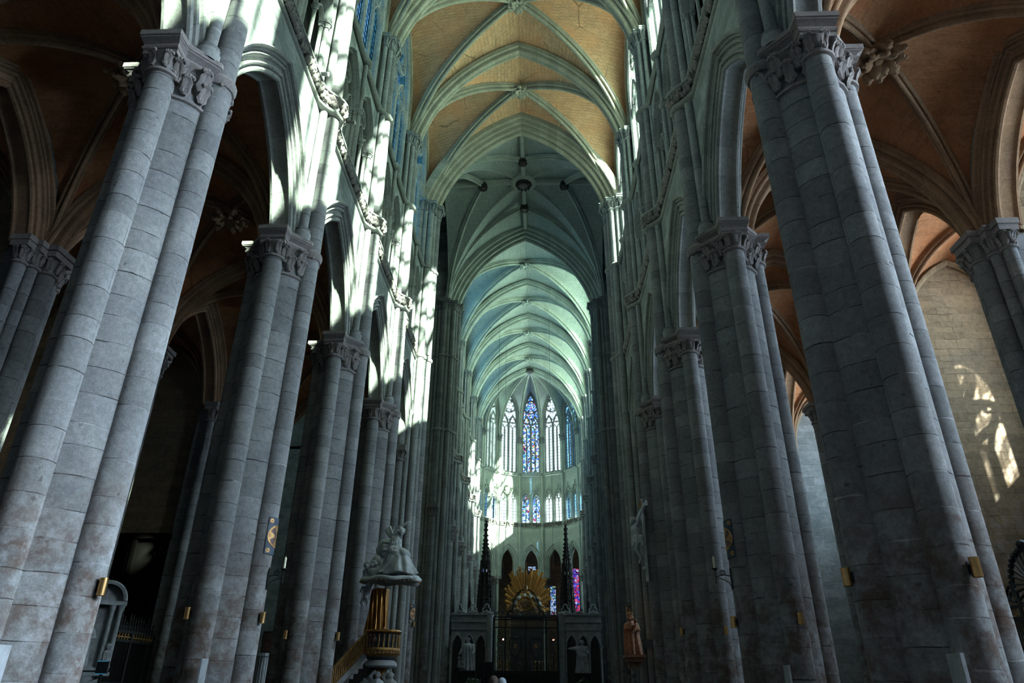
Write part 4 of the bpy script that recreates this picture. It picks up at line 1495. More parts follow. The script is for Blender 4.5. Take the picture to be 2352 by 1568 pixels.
# (pier x, pier y, shaft angle in the ground plane, height pixel, label)
def lamp_on(cx, cy, r, ang, pxy, lb, gp):
    global lamp
    x, y = cx + (r + .10) * cos(ang), cy + (r + .10) * sin(ang)
    z = at(pxy[0], pxy[1], y).z
    rz = ang + pi / 2
    if lamp is None:
        lamp = make_lamp(); lamp.location = (x, y, z); lamp.rotation_euler = (0, 0, rz); tag(lamp, lb, 'lamp', gp)
    else:
        dup(lamp, (x, y, z), rz, lb, gp)
GL, GR = 'brass lamps of the left row', 'brass lamps of the right row'
lamp_on(-XP + .86, YP[3], .31, -.25, (240, 1347), 'big brass cylinder lamp on the right shaft of the nearest left pier', GL)
lamp_on(-XP, YP[4] - .86, .30, -2.6, (460, 1408), 'brass cylinder lamp on the left edge of the second left pier', GL)
lamp_on(-XP + .86, YP[4], .31, -.35, (600, 1418), 'brass cylinder lamp under the painted panel of the second left pier', GL)
lamp_on(-XP, YP[5] - .86, .30, -2.4, (676, 1457), 'brass lamp on the left front of the third left pier', GL)
lamp_on(-XP + .86, YP[5], .31, -.2, (773, 1461), 'brass lamp on the right edge of the third left pier, above the stair rail', GL)
lamp_on(-XP + 1.1, YCW, .29, -.5, (978, 1433), 'tiny brass lamp on the left crossing pier beside the pulpit', GL)
lamp_on(XP, YP[3] - .86, .30, -1.25, (2218, 1302), 'big brass cylinder lamp on the front of the nearest right pier', GR)
lamp_on(XP - .86, YP[3], .31, pi + .12, (1955, 1325), 'brass lamp half hidden at the left edge of the nearest right pier', GR)
lamp_on(XP, YP[4] - .86, .30, -1.5, (1823, 1420), 'brass cylinder lamp on the front of the second right pier', GR)
lamp_on(XP - .86, YP[4], .31, pi + .1, (1688, 1428), 'brass lamp below the candle bracket at the left edge of the second right pier', GR)
lamp_on(XP, YP[5] - .86, .30, -1.5, (1655, 1447), 'brass lamp on the front of the third right pier', GR)
lamp_on(XP - .86, YP[5], .31, pi + .3, (1562, 1450), 'dark brass lamp at the left edge of the third right pier', GR)
lamp_on(XR - .73, YP[5], .28, pi + .6, (1936, 1470), 'brass lamp on the sunlit right aisle wall pier', GR)

# ================================================================ consecration cross panels
def make_panel(r=.335):
    t = thing('painted_cross_panel', '', 'painting')
    S = lambda a, z, o=0: ((r + o) * cos(a), (r + o) * sin(a), z)
    A, H = .98, .50
    pb = MB(); pb.grid([[S(-A + 2 * A * j / 16, z, o) for j in range(17)] for z, o in ((-H, -.018), (-H, 0), (H, 0), (H, -.018))])
    for a in (-A, A):
        pb.grid([[S(a, -H, -.018), S(a, H, -.018)], [S(a, -H), S(a, H)]])
    obj('board', pb, M['blue'], t)
    def disc(r0, r1, o, n=32, a0=0, z0=0):
        mb = MB()
        mb.grid([[S(a0 + q * cos(2 * pi * k / n) / r, z0 + q * sin(2 * pi * k / n), oo) for k in range(n)] for q, oo in ((r0, o), ((r0 + r1) / 2, o), (r1, o), (r1, 0))], close=True)
        return mb
    obj('disc', disc(.0, .26, .006), M['maroon'], t)
    obj('ring', disc(.26, .305, .010), M['golddull'], t)
    cr = MB()
    for k in range(4):
        b = k * pi / 2 + pi / 4 * 0
        P = []
        for q, w in ((.02, .02), (.10, .035), (.18, .075), (.245, .12)):
            P.append([S((q * cos(b) - s * w * sin(b)) / r, q * sin(b) + s * w * cos(b), .012) for s in (-1, 0, 1)])
        cr.grid(P)
    obj('cross', cr, M['golddull'], t)
    for sa in (-1, 1):
        for sz in (-1, 1):
            obj('roundel', disc(.02, .06, .008, 14, sa * .24 / r, sz * .40), M['golddull'], t)
    return t


pnl = make_panel(); pnl.location = (-XP + .86, YP[4], at(615, 1232, 19.4).z)
tag(pnl, 'blue panel with gold ringed cross on the second left pier', 'painting', 'painted cross panels')
dup(pnl, (XP - .86, YP[4], at(1677, 1238, 19.4).z), pi, 'blue panel with gold ringed cross on the second right pier', 'painted cross panels')
dup(pnl, (-XP + 1.10, YCW, at(962, 1408, 41.3).z), -.35, 'tiny blue cross panel on the left crossing pier, right of the pulpit', 'painted cross panels')
dup(pnl, (XP - 1.12, YCW, at(1424, 1405, 41.3).z), pi + .35, 'tiny blue cross panel left of the crowned statue', 'painted cross panels')

# ================================================================ candle brackets
def make_sconce():
    t = thing('candle_bracket', '', 'candle holder')
    ir = MB()
    ir.box((0.0, 0, -.05), (.03, .05, .55))
    ir.tube([(0, 0, .02), (.2, 0, .06), (.4, 0, .0)], .014, 6)
    ir.tube([(0, 0, -.28), (.06, 0, -.14), (.2, 0, -.06), (.36, 0, -.02)], .012, 6)
    sp = [(.20 + .085 * (1 - k / 26) * cos(k * .55), 0, .10 + .085 * (1 - k / 26) * sin(k * .55)) for k in range(24)]
    ir.tube(sp, .009, 5)
    for a in range(6):
        ir.ball((.20 + .06 * cos(a), 0, .10 + .06 * sin(a)), .016, 6, 4)
    ir.tube([(.4, 0, -.16), (.4, 0, .18)], .013, 6)
    obj('bracket', ir, M['iron'], t)
    d = MB(); d.lathe([(0, .17), (.03, .17), (.075, .20), (.08, .22), (.03, .21), (0, .21)], (.4, 0, 0), 14); obj('dish', d, M['iron'], t)
    c = MB(); c.lathe([(.032, .21), (.032, .50), (.02, .52), (.006, .53), (.005, .56), (0, .56)], (.4, 0, 0), 12); obj('candle', c, M['wax'], t)
    return t


sc_ = make_sconce(); sc_.location = (-XP + 1.19, YP[4] - .05, at(617, 1325, 19.4).z)
tag(sc_, 'black iron bracket with white candle right of the second left pier', 'candle holder', 'candle brackets')
dup(sc_, (XP - 1.19, YP[4] - .05, at(1677, 1325, 19.4).z), pi, 'black iron bracket with candle left of the second right pier', 'candle brackets')

# ================================================================ notices on the piers
for k, (px, py0, Y, w, lb) in enumerate(((2192, 1500, 10.55, .05, 'narrow pale board leaning on the nearest right pier'), (1806, 1527, 18.0, .05, 'narrow pale board at the foot of the second right pier'), (470, 1512, 18.0, .05, 'narrow pale board at the foot of the second left pier'), (4, 1480, 10.55, .05, 'narrow pale board at the foot of the nearest left pier'))):
    p = at(px, py0, Y)
    b = MB(); b.box((0, 0, p.z / 2), (w, .36, p.z))
    tag(obj('notice_board', b, M['paper'], None, (p.x, Y, 0), smooth=0), lb, 'board', 'pale boards at the pier feet')

# ================================================================ cameras on the frieze
for k, (px, py, lb) in enumerate(((742, 172, 'small white security camera on the left leaf frieze above the second pier'), (804, 283, 'small dark spotlight clamped to the left leaf frieze'))):
    d = ROT @ Vector(((px - CX) / F_PX, (CY - py) / F_PX, -1.0))
    q = CAM + d * ((21.70 - CAM.z) / d.z)
    t = thing('security_camera' if k == 0 else 'spotlight', lb, 'camera' if k == 0 else 'spotlight', tuple(q))
    b = MB(); b.tube([(-.18, 0, .05), (.22, -.05, -.02)], [.07, .085], 12); obj('housing', b, M['paper' if k == 0 else 'iron'], t)
    b = MB(); b.tube([(-.30, .05, -.14), (-.1, 0, .0)], .025, 6); obj('mount', b, M['steel'], t)

# ================================================================ pulpit
PY = 31.9
def make_pulpit():
    t = thing('pulpit', 'carved pulpit with gilded basket, golden drapery and a white angel on its canopy', 'pulpit', (-5.6, PY, 0))
    O = Vector((5.6, -PY, 0))
    g = lambda px, py, Y=PY: at(px, py, Y) + O
    # basket: curved front, gold rail and base, balusters
    zt, zb_ = g(900, 1450).z, g(900, 1496).z
    cx, r = 0.0, .74
    b = MB(); b.lathe([(0, zb_ - .35), (.45, zb_ - .35), (.60, zb_ - .28), (.66, zb_ - .1), (.70, zb_), (.70, zt - .1), (.66, zt - .1), (.66, zb_ + .05), (0, zb_ + .05)], n=28); obj('basket', b, M['blue'], t)
    rl = MB(); rl.lathe([(.64, zt - .12), (.74, zt - .10), (.80, zt - .04), (.80, zt), (.74, zt + .04), (.64, zt + .02)], n=28); obj('rail', rl, M['gold'], t)
    rb = MB(); rb.lathe([(.68, zb_ + .14), (.76, zb_ + .12), (.80, zb_ + .04), (.78, zb_ - .06), (.70, zb_ - .16), (.64, zb_ - .22)], n=28)
    for i in range(30):
        a = 2 * pi * i / 30
        rb.ball((.76 * cos(a), .76 * sin(a), zb_ - .08), .055, 6, 4)
    obj('base_moulding', rb, M['golddull'], t)
    for i in range(22):
        a = 2 * pi * (i + .5) / 22
        m = MB(); m.lathe([(.035, zb_ + .12), (.05, zb_ + .2), (.03, zb_ + .3), (.055, (zb_ + zt) / 2 + .05), (.03, zt - .25), (.045, zt - .14)], (.72 * cos(a), .72 * sin(a), 0), 8)
        obj('baluster', m, M['golddull'], t)
    md = MB()
    a = -1.95
    md.lathe([(.17, -.02), (.20, .0), (.17, .03), (.14, .01), (.0, .015)], (0, 0, 0), 18)
    mo = obj('medallion', md, M['maroon'], t, ((.735) * cos(a), .735 * sin(a), (zt + zb_) / 2)); mo.rotation_euler = (pi / 2, 0, a + pi / 2)
    # stair with its rail
    s0, s1 = Vector((-.55, -.35, 0)), Vector(g(760, 1545, PY - .9)); 
    s1 = Vector((s1.x, -.9, 0)); dz = (zt - g(765, 1540, PY - .9).z)
    st_, ra, bb = MB(), MB(), MB()
    n = 10
    zlow = zt - dz
    def rp(k, z):
        q = s0.lerp(s1, k); return (q.x, q.y, z - dz * k)
    for z, m_, w in ((zt, ra, .055), (zb_ + .12, bb, .05)):
        m_.tube([rp(0, z), rp(.5, z), rp(1.15, z)], w, 8, squash=1.3)
    obj('stair_rail', ra, M['golddull'], t); obj('stair_string', bb, M['golddull'], t)
    pn = MB(); dd = (s1 - s0).normalized(); nn = Vector((dd.y, -dd.x, 0)) * .03
    for sg in (1, -1):
        pn.grid([[Vector(rp(0, zb_ - .25)) + nn * sg, Vector(rp(1.15, zb_ - .25)) + nn * sg], [Vector(rp(0, zb_ + .15)) + nn * sg, Vector(rp(1.15, zb_ + .15)) + nn * sg]])
    obj('stair_side', pn, M['whitestone'], t)
    for k in range(20):
        q = (k + .5) / 17.5
        a_, b_ = Vector(rp(q, zb_ + .12)), Vector(rp(q, zt))
        m = MB(); m.tube([a_, a_.lerp(b_, .25), a_.lerp(b_, .5), a_.lerp(b_, .8), b_], [.03, .05, .03, .045, .03], 7)
        obj('stair_baluster', m, M['golddull'], t)
    for k in range(9):
        p = s0.lerp(s1, k / 8)
        st_.box((p.x + .25, p.y + .45, zb_ - .42 - dz * k / 8), (.36, .9, .26))
    obj('stair_steps', st_, M['wood'], t, smooth=0)
    # backdrop of gilded drapery
    top, bot = g(865, 1342), g(850, 1475)
    x0t, x1t, x0b, x1b = g(848, 1345).x, g(884, 1375).x, g(822, 1480).x, g(878, 1460).x
    rows = []
    for i in range(25):
        v = i / 24
        z = top.z - .1 + (bot.z - .2 - top.z) * v
        row = []
        for j in range(121):
            u = j / 120
            x = (x0t + (x0b - x0t) * v) * (1 - u) + (x1t + (x1b - x1t) * v) * u
            q = u * 26 - v * 9 * (1 - u) - 3 * v
            y = .62 + .085 * sin(q) + .05 * sin(u * 11 + v * 6) - .25 * sin(pi * u)
            row.append((x, y, z + .10 * sin(u * 9 + 2) * (v > .95)))
        rows.append(row)
    back_ = [[(p[0], .92, p[2]) for p in r] for r in rows]
    dr = MB(); dr.grid(rows); dr.grid(back_, flip=True)
    dr.grid([rows[0], back_[0]]); dr.grid([rows[-1], back_[-1]]); dr.grid([[r[0] for r in rows], [r[0] for r in back_]]); dr.grid([[r[-1] for r in rows], [r[-1] for r in back_]])
    obj('gilded_drapery', dr, M['gold'], t)
    lo_ = MB()
    fold = [g(822, 1490), g(838, 1450), g(860, 1455), g(880, 1440)]
    for k in range(5):
        lo_.tube([Vector((p.x, .35 - .06 * k, p.z - .10 * k)) for p in fold], [.05, .12, .10, .05], 8)
    obj('drapery_hem', lo_, M['gold'], t)
    # canopy: a cloud-edged sounding board
    cl, cr_ = g(826, 1332), g(963, 1334)
    cc = Vector(((cl.x + cr_.x) / 2, 0, cl.z)); rx = (cr_.x - cl.x) / 2
    cn = MB()
    rows = []
    for rr, z in ((.0, -.02), (.5, -.06), (.85, -.10), (1.0, -.04), (1.02, .03), (.96, .10), (.6, .16), (0, .22)):
        rows.append([(cc.x + rx * rr * (1 + .05 * sin(7 * a)) * cos(a), .15 + .95 * rr * (1 + .05 * cos(5 * a)) * sin(a), cc.z + z + .05 * sin(6 * a) * rr) for a in [2 * pi * k / 40 for k in range(40)]])
    cn.grid(rows, close=True)
    obj('canopy', cn, M['marble'], t)
    gd = MB()
    for k in range(40):
        a = 2 * pi * k / 40
        gd.ball((cc.x + rx * 1.0 * cos(a), .15 + .95 * sin(a), cc.z - .07), .035, 6, 4)
    obj('canopy_beads', gd, M['gold'], t)
    # cloud, cherubs and the angel seated on the canopy
    rnd = random.Random(4)
    cd_ = MB()
    for k in range(46):
        px, py = rnd.uniform(838, 955), 0
        py = 1330 - max(0, (1 - abs(px - 868) / 60)) * rnd.uniform(0, 44)
        q = g(px, py)
        cd_.ball((q.x, rnd.uniform(-.3, .55), q.z), rnd.uniform(.14, .26), 8, 6)
    statue_obj('cloud', cd_, 'marble', t, .04)
    an = MB()
    J = lambda px, py, y=0.0: Vector((g(px, py).x, y, g(px, py).z))
    hip = J(903, 1283, .05)
    limb(an, [hip, J(905, 1262, .05), J(908, 1243, .03), J(909, 1234, .03)], [.36, .30, .27, .13], 12)     # torso leaning up
    limb(an, [J(909, 1232, .02), J(912, 1226, -.02)], [.085, .085], 8)
    head(an, J(922, 1221, -.12), .175, (.8, -.55, -.25), hair=.30)
    limb(an, [J(903, 1237, .06), J(911, 1213, .10), J(931, 1202, .05)], [.12, .10, .065], 10)           # raised arm
    hand(an, J(931, 1202, .05), (1, -.1, .3), (0, -1, 0), .24)
    limb(an, [J(916, 1240, .14), J(918, 1256, .05), J(922, 1262, -.22)], [.11, .09, .06], 10)              # other arm to the lap
    hand(an, J(922, 1262, -.22), (.9, -.3, -.2), (0, 0, 1), .18)
    limb(an, [hip, J(910, 1270, -.30), J(900, 1298, -.42), J(886, 1312, -.45)], [.30, .24, .15, .09], 12)   # near leg
    limb(an, [J(886, 1313, -.45), J(877, 1316, -.62)], [.085, .06], 8)
    limb(an, [hip, J(930, 1275, .0), J(938, 1305, .0), J(944, 1320, .0)], [.30, .26, .22, .18], 12)
    obj_a = statue_obj('angel', an, 'marble', t, .022)
    rb_ = MB()
    rnd = random.Random(9)
    top_, hem = J(912, 1266, -.05), J(914, 1319, -.10)       # robe: one cloth falling from the lap to the hem, deep uneven folds
    rows = []
    for i in range(19):
        v = i / 18
        c_ = top_.lerp(hem, v)
        row = []
        for j in range(72):
            a = 2 * pi * j / 72
            fl = 1 + (.03 + .13 * v) * (.6 * sin(9 * a + 1.3 + 2.2 * v) + .5 * sin(5 * a - 3.1 * v) + .35 * sin(14 * a + 4 * v))
            rx_, ry_ = .44 + .30 * v ** .8, .40 + .16 * v
            x = c_.x + rx_ * fl * cos(a) + .10 * v * (cos(a) > 0)
            row.append((x, c_.y + ry_ * fl * sin(a), c_.z + .05 * sin(4 * a + 1) * v))
        rows.append(row)
    rb_.grid([[tuple(top_)] * 72] + rows + [[tuple(hem)] * 72], close=True)
    for kn in ((904, 1268, -.36), (929, 1272, -.30)):        # the knees under the cloth
        limb(rb_, [J(908, 1262, -.05), J(*kn)], [.24, .20], 10)
    for k in range(6):                                      # folds thrown across the lap
        rb_.tube([J(896 + 2 * k, 1262 + 6 * k, -.30), J(912 + 2 * k, 1262 + 8 * k, -.46), J(932, 1270 + 5 * k, -.28)], [.05, .07, .04], 7)
    for bx, by, br in ((889, 1247, .24), (880, 1252, .28), (874, 1262, .25), (882, 1266, .26), (892, 1256, .26), (893, 1270, .22)):
        rb_.ball(J(bx, by, .15), br, 10, 7, (1, .8, 1.1))     # billow behind the back
    for k in range(3):
        rb_.tube([J(896, 1246 + 8 * k, -.0), J(882, 1245 + 9 * k, -.12), J(873, 1258 + 5 * k, -.02)], [.05, .07, .04], 7)
    for k in range(3):
        rb_.tube([J(898 + 7 * k, 1262, -.24), J(903 + 5 * k, 1250, -.27), J(903 + 5 * k, 1240, -.15)], [.05, .045, .03], 8)
    statue_obj('robe', rb_, 'marble', t, .024)
    for sg, (tip, mid, rt) in enumerate((((874, 1222), (893, 1206), (903, 1238)), ((884, 1226), (900, 1212), (906, 1238)))):
        wg = MB()
        T_, M_, R0 = J(*tip, .25 + .25 * sg), J(*mid, .3 + .25 * sg), J(*rt, .18 + .15 * sg)
        for k in range(9):
            u = k / 8
            s_ = M_.lerp(R0, u * .8)
            e_ = T_.lerp(R0, u * .85) + Vector((.03, 0, -.06 * sin(pi * u)))
            wg.tube([s_, s_.lerp(e_, .5) + Vector((0, 0, .03)), e_], [.06, .055, .02], 6, squash=.6)
        limb(wg, [R0, M_.lerp(R0, .4), M_, T_.lerp(M_, .5)], [.06, .07, .06, .03], 8)
        statue_obj('wing', wg, 'marble', t, .022)
    for k, (hx, hy) in enumerate(((848, 1301), (862, 1299))):
        ch = MB(); head(ch, J(hx, hy, -.35), .155, (.2 - .6 * k, -1, .0), hair=.4); limb(ch, [J(hx + 1, hy + 8, -.25), J(hx + 4, hy + 15, -.1)], [.12, .2], 8)
        statue_obj('cherub', ch, 'marble', t, .022)
    pt = MB()                                               # cherub hanging at the drapery
    limb(pt, [J(848, 1347, -.05), J(842, 1360, -.05), J(840, 1372, .0)], [.14, .16, .12], 10)
    head(pt, J(853, 1339, -.08), .12, (.6, -.6, -.2), hair=.4)
    limb(pt, [J(846, 1349, -.1), J(834, 1350, -.15), J(829, 1360, -.12)], [.07, .06, .045], 8)
    limb(pt, [J(840, 1370, -.05), J(846, 1382, -.12), J(843, 1392, -.05)], [.10, .08, .05], 8)
    limb(pt, [J(838, 1370, .05), J(830, 1382, .02), J(834, 1390, .1)], [.10, .08, .05], 8)
    statue_obj('putto', pt, 'whitestone', t, .022)
    # three standing women under the basket
    for k, (x, y) in enumerate(((-.62, -.22), (.02, -.42), (.52, -.18))):
        c = MB(); hgt = zb_ - 1.02
        draped(c, (x, y, .35), hgt - .35, .27, 9, k, squash=.85)
        head(c, (x, y - .03, hgt + .10), .115, (-.5 + .5 * k, -1, -.1), hair=.4)
        limb(c, [(x - .20, y, hgt - .15), (x - .30, y - .12, hgt + .05), (x - .12, y - .05, hgt + .28)], [.07, .06, .045], 8)
        limb(c, [(x + .20, y, hgt - .15), (x + .24, y - .18, hgt - .42), (x + .02, y - .26, hgt - .40)], [.07, .06, .045], 8)
        statue_obj('supporting_figure', c, 'whitestone', t, .025)
    bs = MB(); bs.lathe([(.0, 0), (1.05, 0), (1.05, .22), (.95, .35), (0, .36)], n=20); obj('base', bs, M['whitestone'], t)
    cp_ = MB(); cp_.lathe([(0, zb_ - .62), (.62, zb_ - .62), (.70, zb_ - .55), (.66, zb_ - .42), (.55, zb_ - .34), (0, zb_ - .34)], n=24); obj('cornice', cp_, M['whitestone'], t)
    co_ = MB(); co_.lathe([(.28, .3), (.25, zb_ - .6)], n=14); obj('stem', co_, M['golddull'], t)
    return t
make_pulpit()

# ================================================================ crucifix on the fourth right pier
def make_crucifix():
    yc = YP[6] - .30
    top, bt = at(1467, 1146, yc), at(1483, 1335, yc)
    x0 = XP - 1.24
    t = thing('crucifix', 'white carved crucifix hung high on the left side of the fourth right pier', 'crucifix', (x0, yc, 0))
    c = MB(); c.box((0.0, 0, (top.z + bt.z) / 2), (.10, .24, top.z - bt.z)); c.box((-.02, 0, at(1478, 1172, yc).z), (.10, 3.1, .24))
    c.box((-.06, 0, at(1480, 1304, yc).z), (.2, .3, .12))
    obj('cross', c, M['whitestone'], t, smooth=0)
    z = lambda py: at(1472, py, yc).z
    f = MB()
    head(f, (-.50, -.05, z(1196)), .16, (-.9, -.3, -.35), hair=.36)
    limb(f, [(-.36, 0, z(1203)), (-.42, 0, z(1199))], [.08, .08], 8)
    limb(f, [(-.33, 0, z(1208)), (-.42, 0, z(1216)), (-.36, 0, z(1228)), (-.32, 0, z(1237))], [.20, .235, .19, .20], 12)
    for s in (-1, 1):
        limb(f, [(-.32, .22 * s, z(1207)), (-.22, .68 * s, z(1190)), (-.10, 1.15 * s, z(1173))], [.095, .075, .05], 9)
        hand(f, (-.10, 1.15 * s, z(1173)), (0, s, .25), (-1, 0, 0), .19)
        limb(f, [(-.30, .12 * s, z(1240)), (-.44, .10 * s, z(1258)), (-.24, .07 * s, z(1281))], [.145, .105, .065], 10)
        limb(f, [(-.24, .07 * s, z(1281)), (-.32, .06 * s, z(1292))], [.065, .05], 8)
    statue_obj('figure', f, 'whitestone', t, .022)
    lc = MB()
    for k in range(10):
        a = 2 * pi * k / 10
        lc.tube([(-.32 + .19 * cos(a), .20 * sin(a), z(1229)), (-.33 + .23 * cos(a), .24 * sin(a), z(1240)), (-.36 + .23 * cos(a), .22 * sin(a), z(1252) + .1 * sin(3 * a))], [.05, .065, .045], 7)
    lc.ball((-.18, -.22, z(1236)), .12, 8, 6); lc.tube([(-.18, -.24, z(1236)), (-.14, -.27, z(1256))], [.09, .06], 7)
    statue_obj('loincloth', lc, 'whitestone', t, .022)
    tt = MB(); tt.box((-.08, 0, z(1157)), (.05, .3, .26)); tt.tube([(-.1, -.1, z(1153)), (-.14, .0, z(1162)), (-.1, .1, z(1158))], .05, 6); obj('title_scroll', tt, M['golddull'], t)
make_crucifix()

# ================================================================ crowned statue on the right crossing pier
def make_madonna():
    Y = YCW - 1.95
    b, tp = at(1455, 1504, Y), at(1448, 1406, Y)
    t = thing('crowned_statue', 'brown wooden statue of a crowned woman holding a child on the right crossing pier', 'statue', (b.x, Y, b.z))
    h = tp.z - b.z
    m = MB()
    draped(m, (0, 0, 0), h * .80, .40, 8, 3, squash=.75, amp=.22)
    head(m, (-.05, -.06, h * .855), .155, (-.5, -1, 0), hair=.4)
    limb(m, [(-.3, 0, h * .70), (-.36, -.2, h * .60), (-.18, -.36, h * .60)], [.11, .09, .06], 8)
    limb(m, [(.28, 0, h * .70), (.34, -.22, h * .58), (.10, -.36, h * .58)], [.11, .09, .06], 8)
    statue_obj('figure', m, 'terra', t, .03)
    c = MB()
    limb(c, [(.15, -.34, h * .60), (.18, -.34, h * .70)], [.14, .12], 8); head(c, (.16, -.38, h * .775), .10, (-.7, -.8, 0), hair=.35)
    limb(c, [(.08, -.42, h * .68), (-.10, -.45, h * .66)], [.05, .035], 6); limb(c, [(.12, -.42, h * .58), (-.02, -.48, h * .5)], [.07, .05], 6)
    statue_obj('child', c, 'terra', t, .02)
    cr = MB(); cr.lathe([(.12, 0), (.14, .02), (.14, .07), (.12, .07)], (-.05, -.06, h * .93), 14)
    for k in range(7):
        a = 2 * pi * k / 7
        cr.tube([(-.05 + .13 * cos(a), -.06 + .13 * sin(a), h * .95), (-.05 + .15 * cos(a), -.06 + .15 * sin(a), h * 1.0)], [.035, .015], 6)
    obj('crown', cr, M['golddull'], t)
    k_ = MB(); k_.box((.05, .1, -.06), (1.1, .9, .12)); k_.box((.05, .15, -.22), (.9, .8, .2)); k_.box((.05, .25, -.45), (.6, .6, .28)); obj('console', k_, M['terra'], t, smooth=0)
    pl = MB(); q = at(1492, 1477, Y); pl.box((q.x - b.x, .62, q.z - b.z), (.5, .06, .45)); 
    tag(obj('small_plaque', pl, M['black'], None, tuple(b) [:2] and (b.x, Y, b.z), smooth=0), 'small dark plaque on the pier right of the crowned statue', 'plaque')
    ld = bpy.data.lights.new('statue spot', 'SPOT'); ld.energy = 60; ld.color = (1.0, .5, .25); ld.spot_size = .55; ld.spot_blend = .8; ld.shadow_soft_size = .1
    lo = bpy.data.objects.new('statue_spot', ld); COL.objects.link(lo); lo.location = (b.x - 2.2, Y - 5.5, b.z + 1.0)
    lo.rotation_euler = (Vector((b.x + .1, Y, b.z + h * .6)) - Vector(lo.location)).to_track_quat('-Z', 'Y').to_euler()
make_madonna()
# ================================================================ stone screens at the choir entrance
def make_screen(sd):
    Y = 58.0
    xin, xout = 2.55, 5.8
    w = xout - xin
    t = thing('choir_screen', 'pale stone screen of three pointed arches on the %s of the iron gate' % ('left' if sd < 0 else 'right'), 'screen', (sd * (xin + xout) / 2, Y, 0), 0, 'stone screens of the choir')
    ztop = 7.0
    wl = MB(); wl.box((0, .28, 3.4), (w, .3, 6.8)); obj('back_panel', wl, M['oldstone'], t, smooth=0)
    F_ = frame((0, 0, 0), (1, 0, 0), (0, -1, 0))
    n, aw = 3, (w - .55) / 3
    ar, pn = MB(), MB()
    x0 = -w / 2 + (.05 if sd < 0 else .5)
    for k in range(n):
        xc = x0 + aw * (k + .5)
        f = lambda u, v, d, xc=xc: F_(u + xc, v, d)
        ar.arch(aw / 2 - .11, .75, [(.10, .0), (.11, .10), (.05, .12), (.02, .06), (0, .02), (0, -.12)], off(f, 4.6), 10)
        lo = [(-aw / 2, 4.6)] + [(u, v + 4.6) for u, v in arch_line(aw / 2 - .11, .75, .08, 10)] + [(aw / 2, 4.6)]
        ar.grid([[f(u, v, .04) for u, v in lo], [f(u, 5.75, .04) for u, v in lo]])
        for u in (-.30, .30):
            for tt in (5.45,):
                ar.bar2d(foil(u * 1.15, tt, .15, 3, 6), .035, .04, .08, f, closed=True)
        bp = MB(); bp.grid([[f(-aw / 2 + .1, .6, -.1), f(aw / 2 - .1, .6, -.1)], [f(-aw / 2 + .1, 5.3, -.1), f(aw / 2 - .1, 5.3, -.1)]])
        for q in range(5):
            bp.bar2d(foil(0, 1.4 + .8 * q, .24, 4, 6), .03, -.1, -.07, f, closed=True)
        obj('painted_panel', bp, M['wood'], t)
    for k in range(n + 1):
        c = MB(); xk = x0 + aw * k
        colonnette(c, xk, 0, .55, 4.65, .075, .3, 10)
        c.v = [(b, -.02 - a, z) for a, b, z in c.v]
        obj('colonnette', c, M['whitestone'], t)
    obj('arcade', ar, M['whitestone'], t)
    co = MB()
    co.box((0, -.02, 5.82), (w, .34, .14)); co.box((0, 0, 6.1), (w, .26, .42)); co.box((0, -.08, 6.36), (w + .04, .44, .12)); co.box((0, 0, 6.62), (w, .30, .40)); co.box((0, -.10, 6.88), (w + .1, .52, .14))
    for k in range(26):
        co.box((-w / 2 + w * (k + .5) / 26, -.14, 6.1), (.05, .06, .36))
    f = F_
    for k in range(13):
        xc = -w / 2 + w * (k + .5) / 13
        co.bar2d([(xc - .13, 6.48), (xc + .13, 6.74)], .035, .15, .19, f); co.bar2d([(xc - .13, 6.74), (xc + .13, 6.48)], .035, .15, .19, f)
    obj('cornice', co, M['whitestone'], t, smooth=20)
    for k in range(3):
        cr = MB(); xc = -w / 2 + w * (k + .5) / 3
        for r, z in ((.20, 7.30),):
            cr.bar2d(foil(xc, z, .34, 3, 8), .08, -.06, .06, f, closed=True)
        cr.bar2d([(xc - .45, 6.98), (xc - .2, 7.06), (xc, 7.18), (xc + .2, 7.06), (xc + .45, 6.98)], .10, -.06, .06, f)
        obj('crest', cr, M['whitestone'], t)
    ep = MB(); xe = -sd * (w / 2 - .25)
    ep.lathe([(.26, 0), (.26, .4), (.22, .5), (.22, 5.7), (.27, 5.8), (.25, 5.95), (.29, 6.1), (.29, 7.0), (.2, 7.05), (0, 7.05)], (xe, -.12, 0), 18)
    obj('end_post', ep, M['whitestone'], t)
    bs = MB(); bs.box((0, -.1, .3), (w, .5, .6)); obj('base', bs, M['oldstone'], t, smooth=0)
for sd in (-1, 1):
    make_screen(sd)

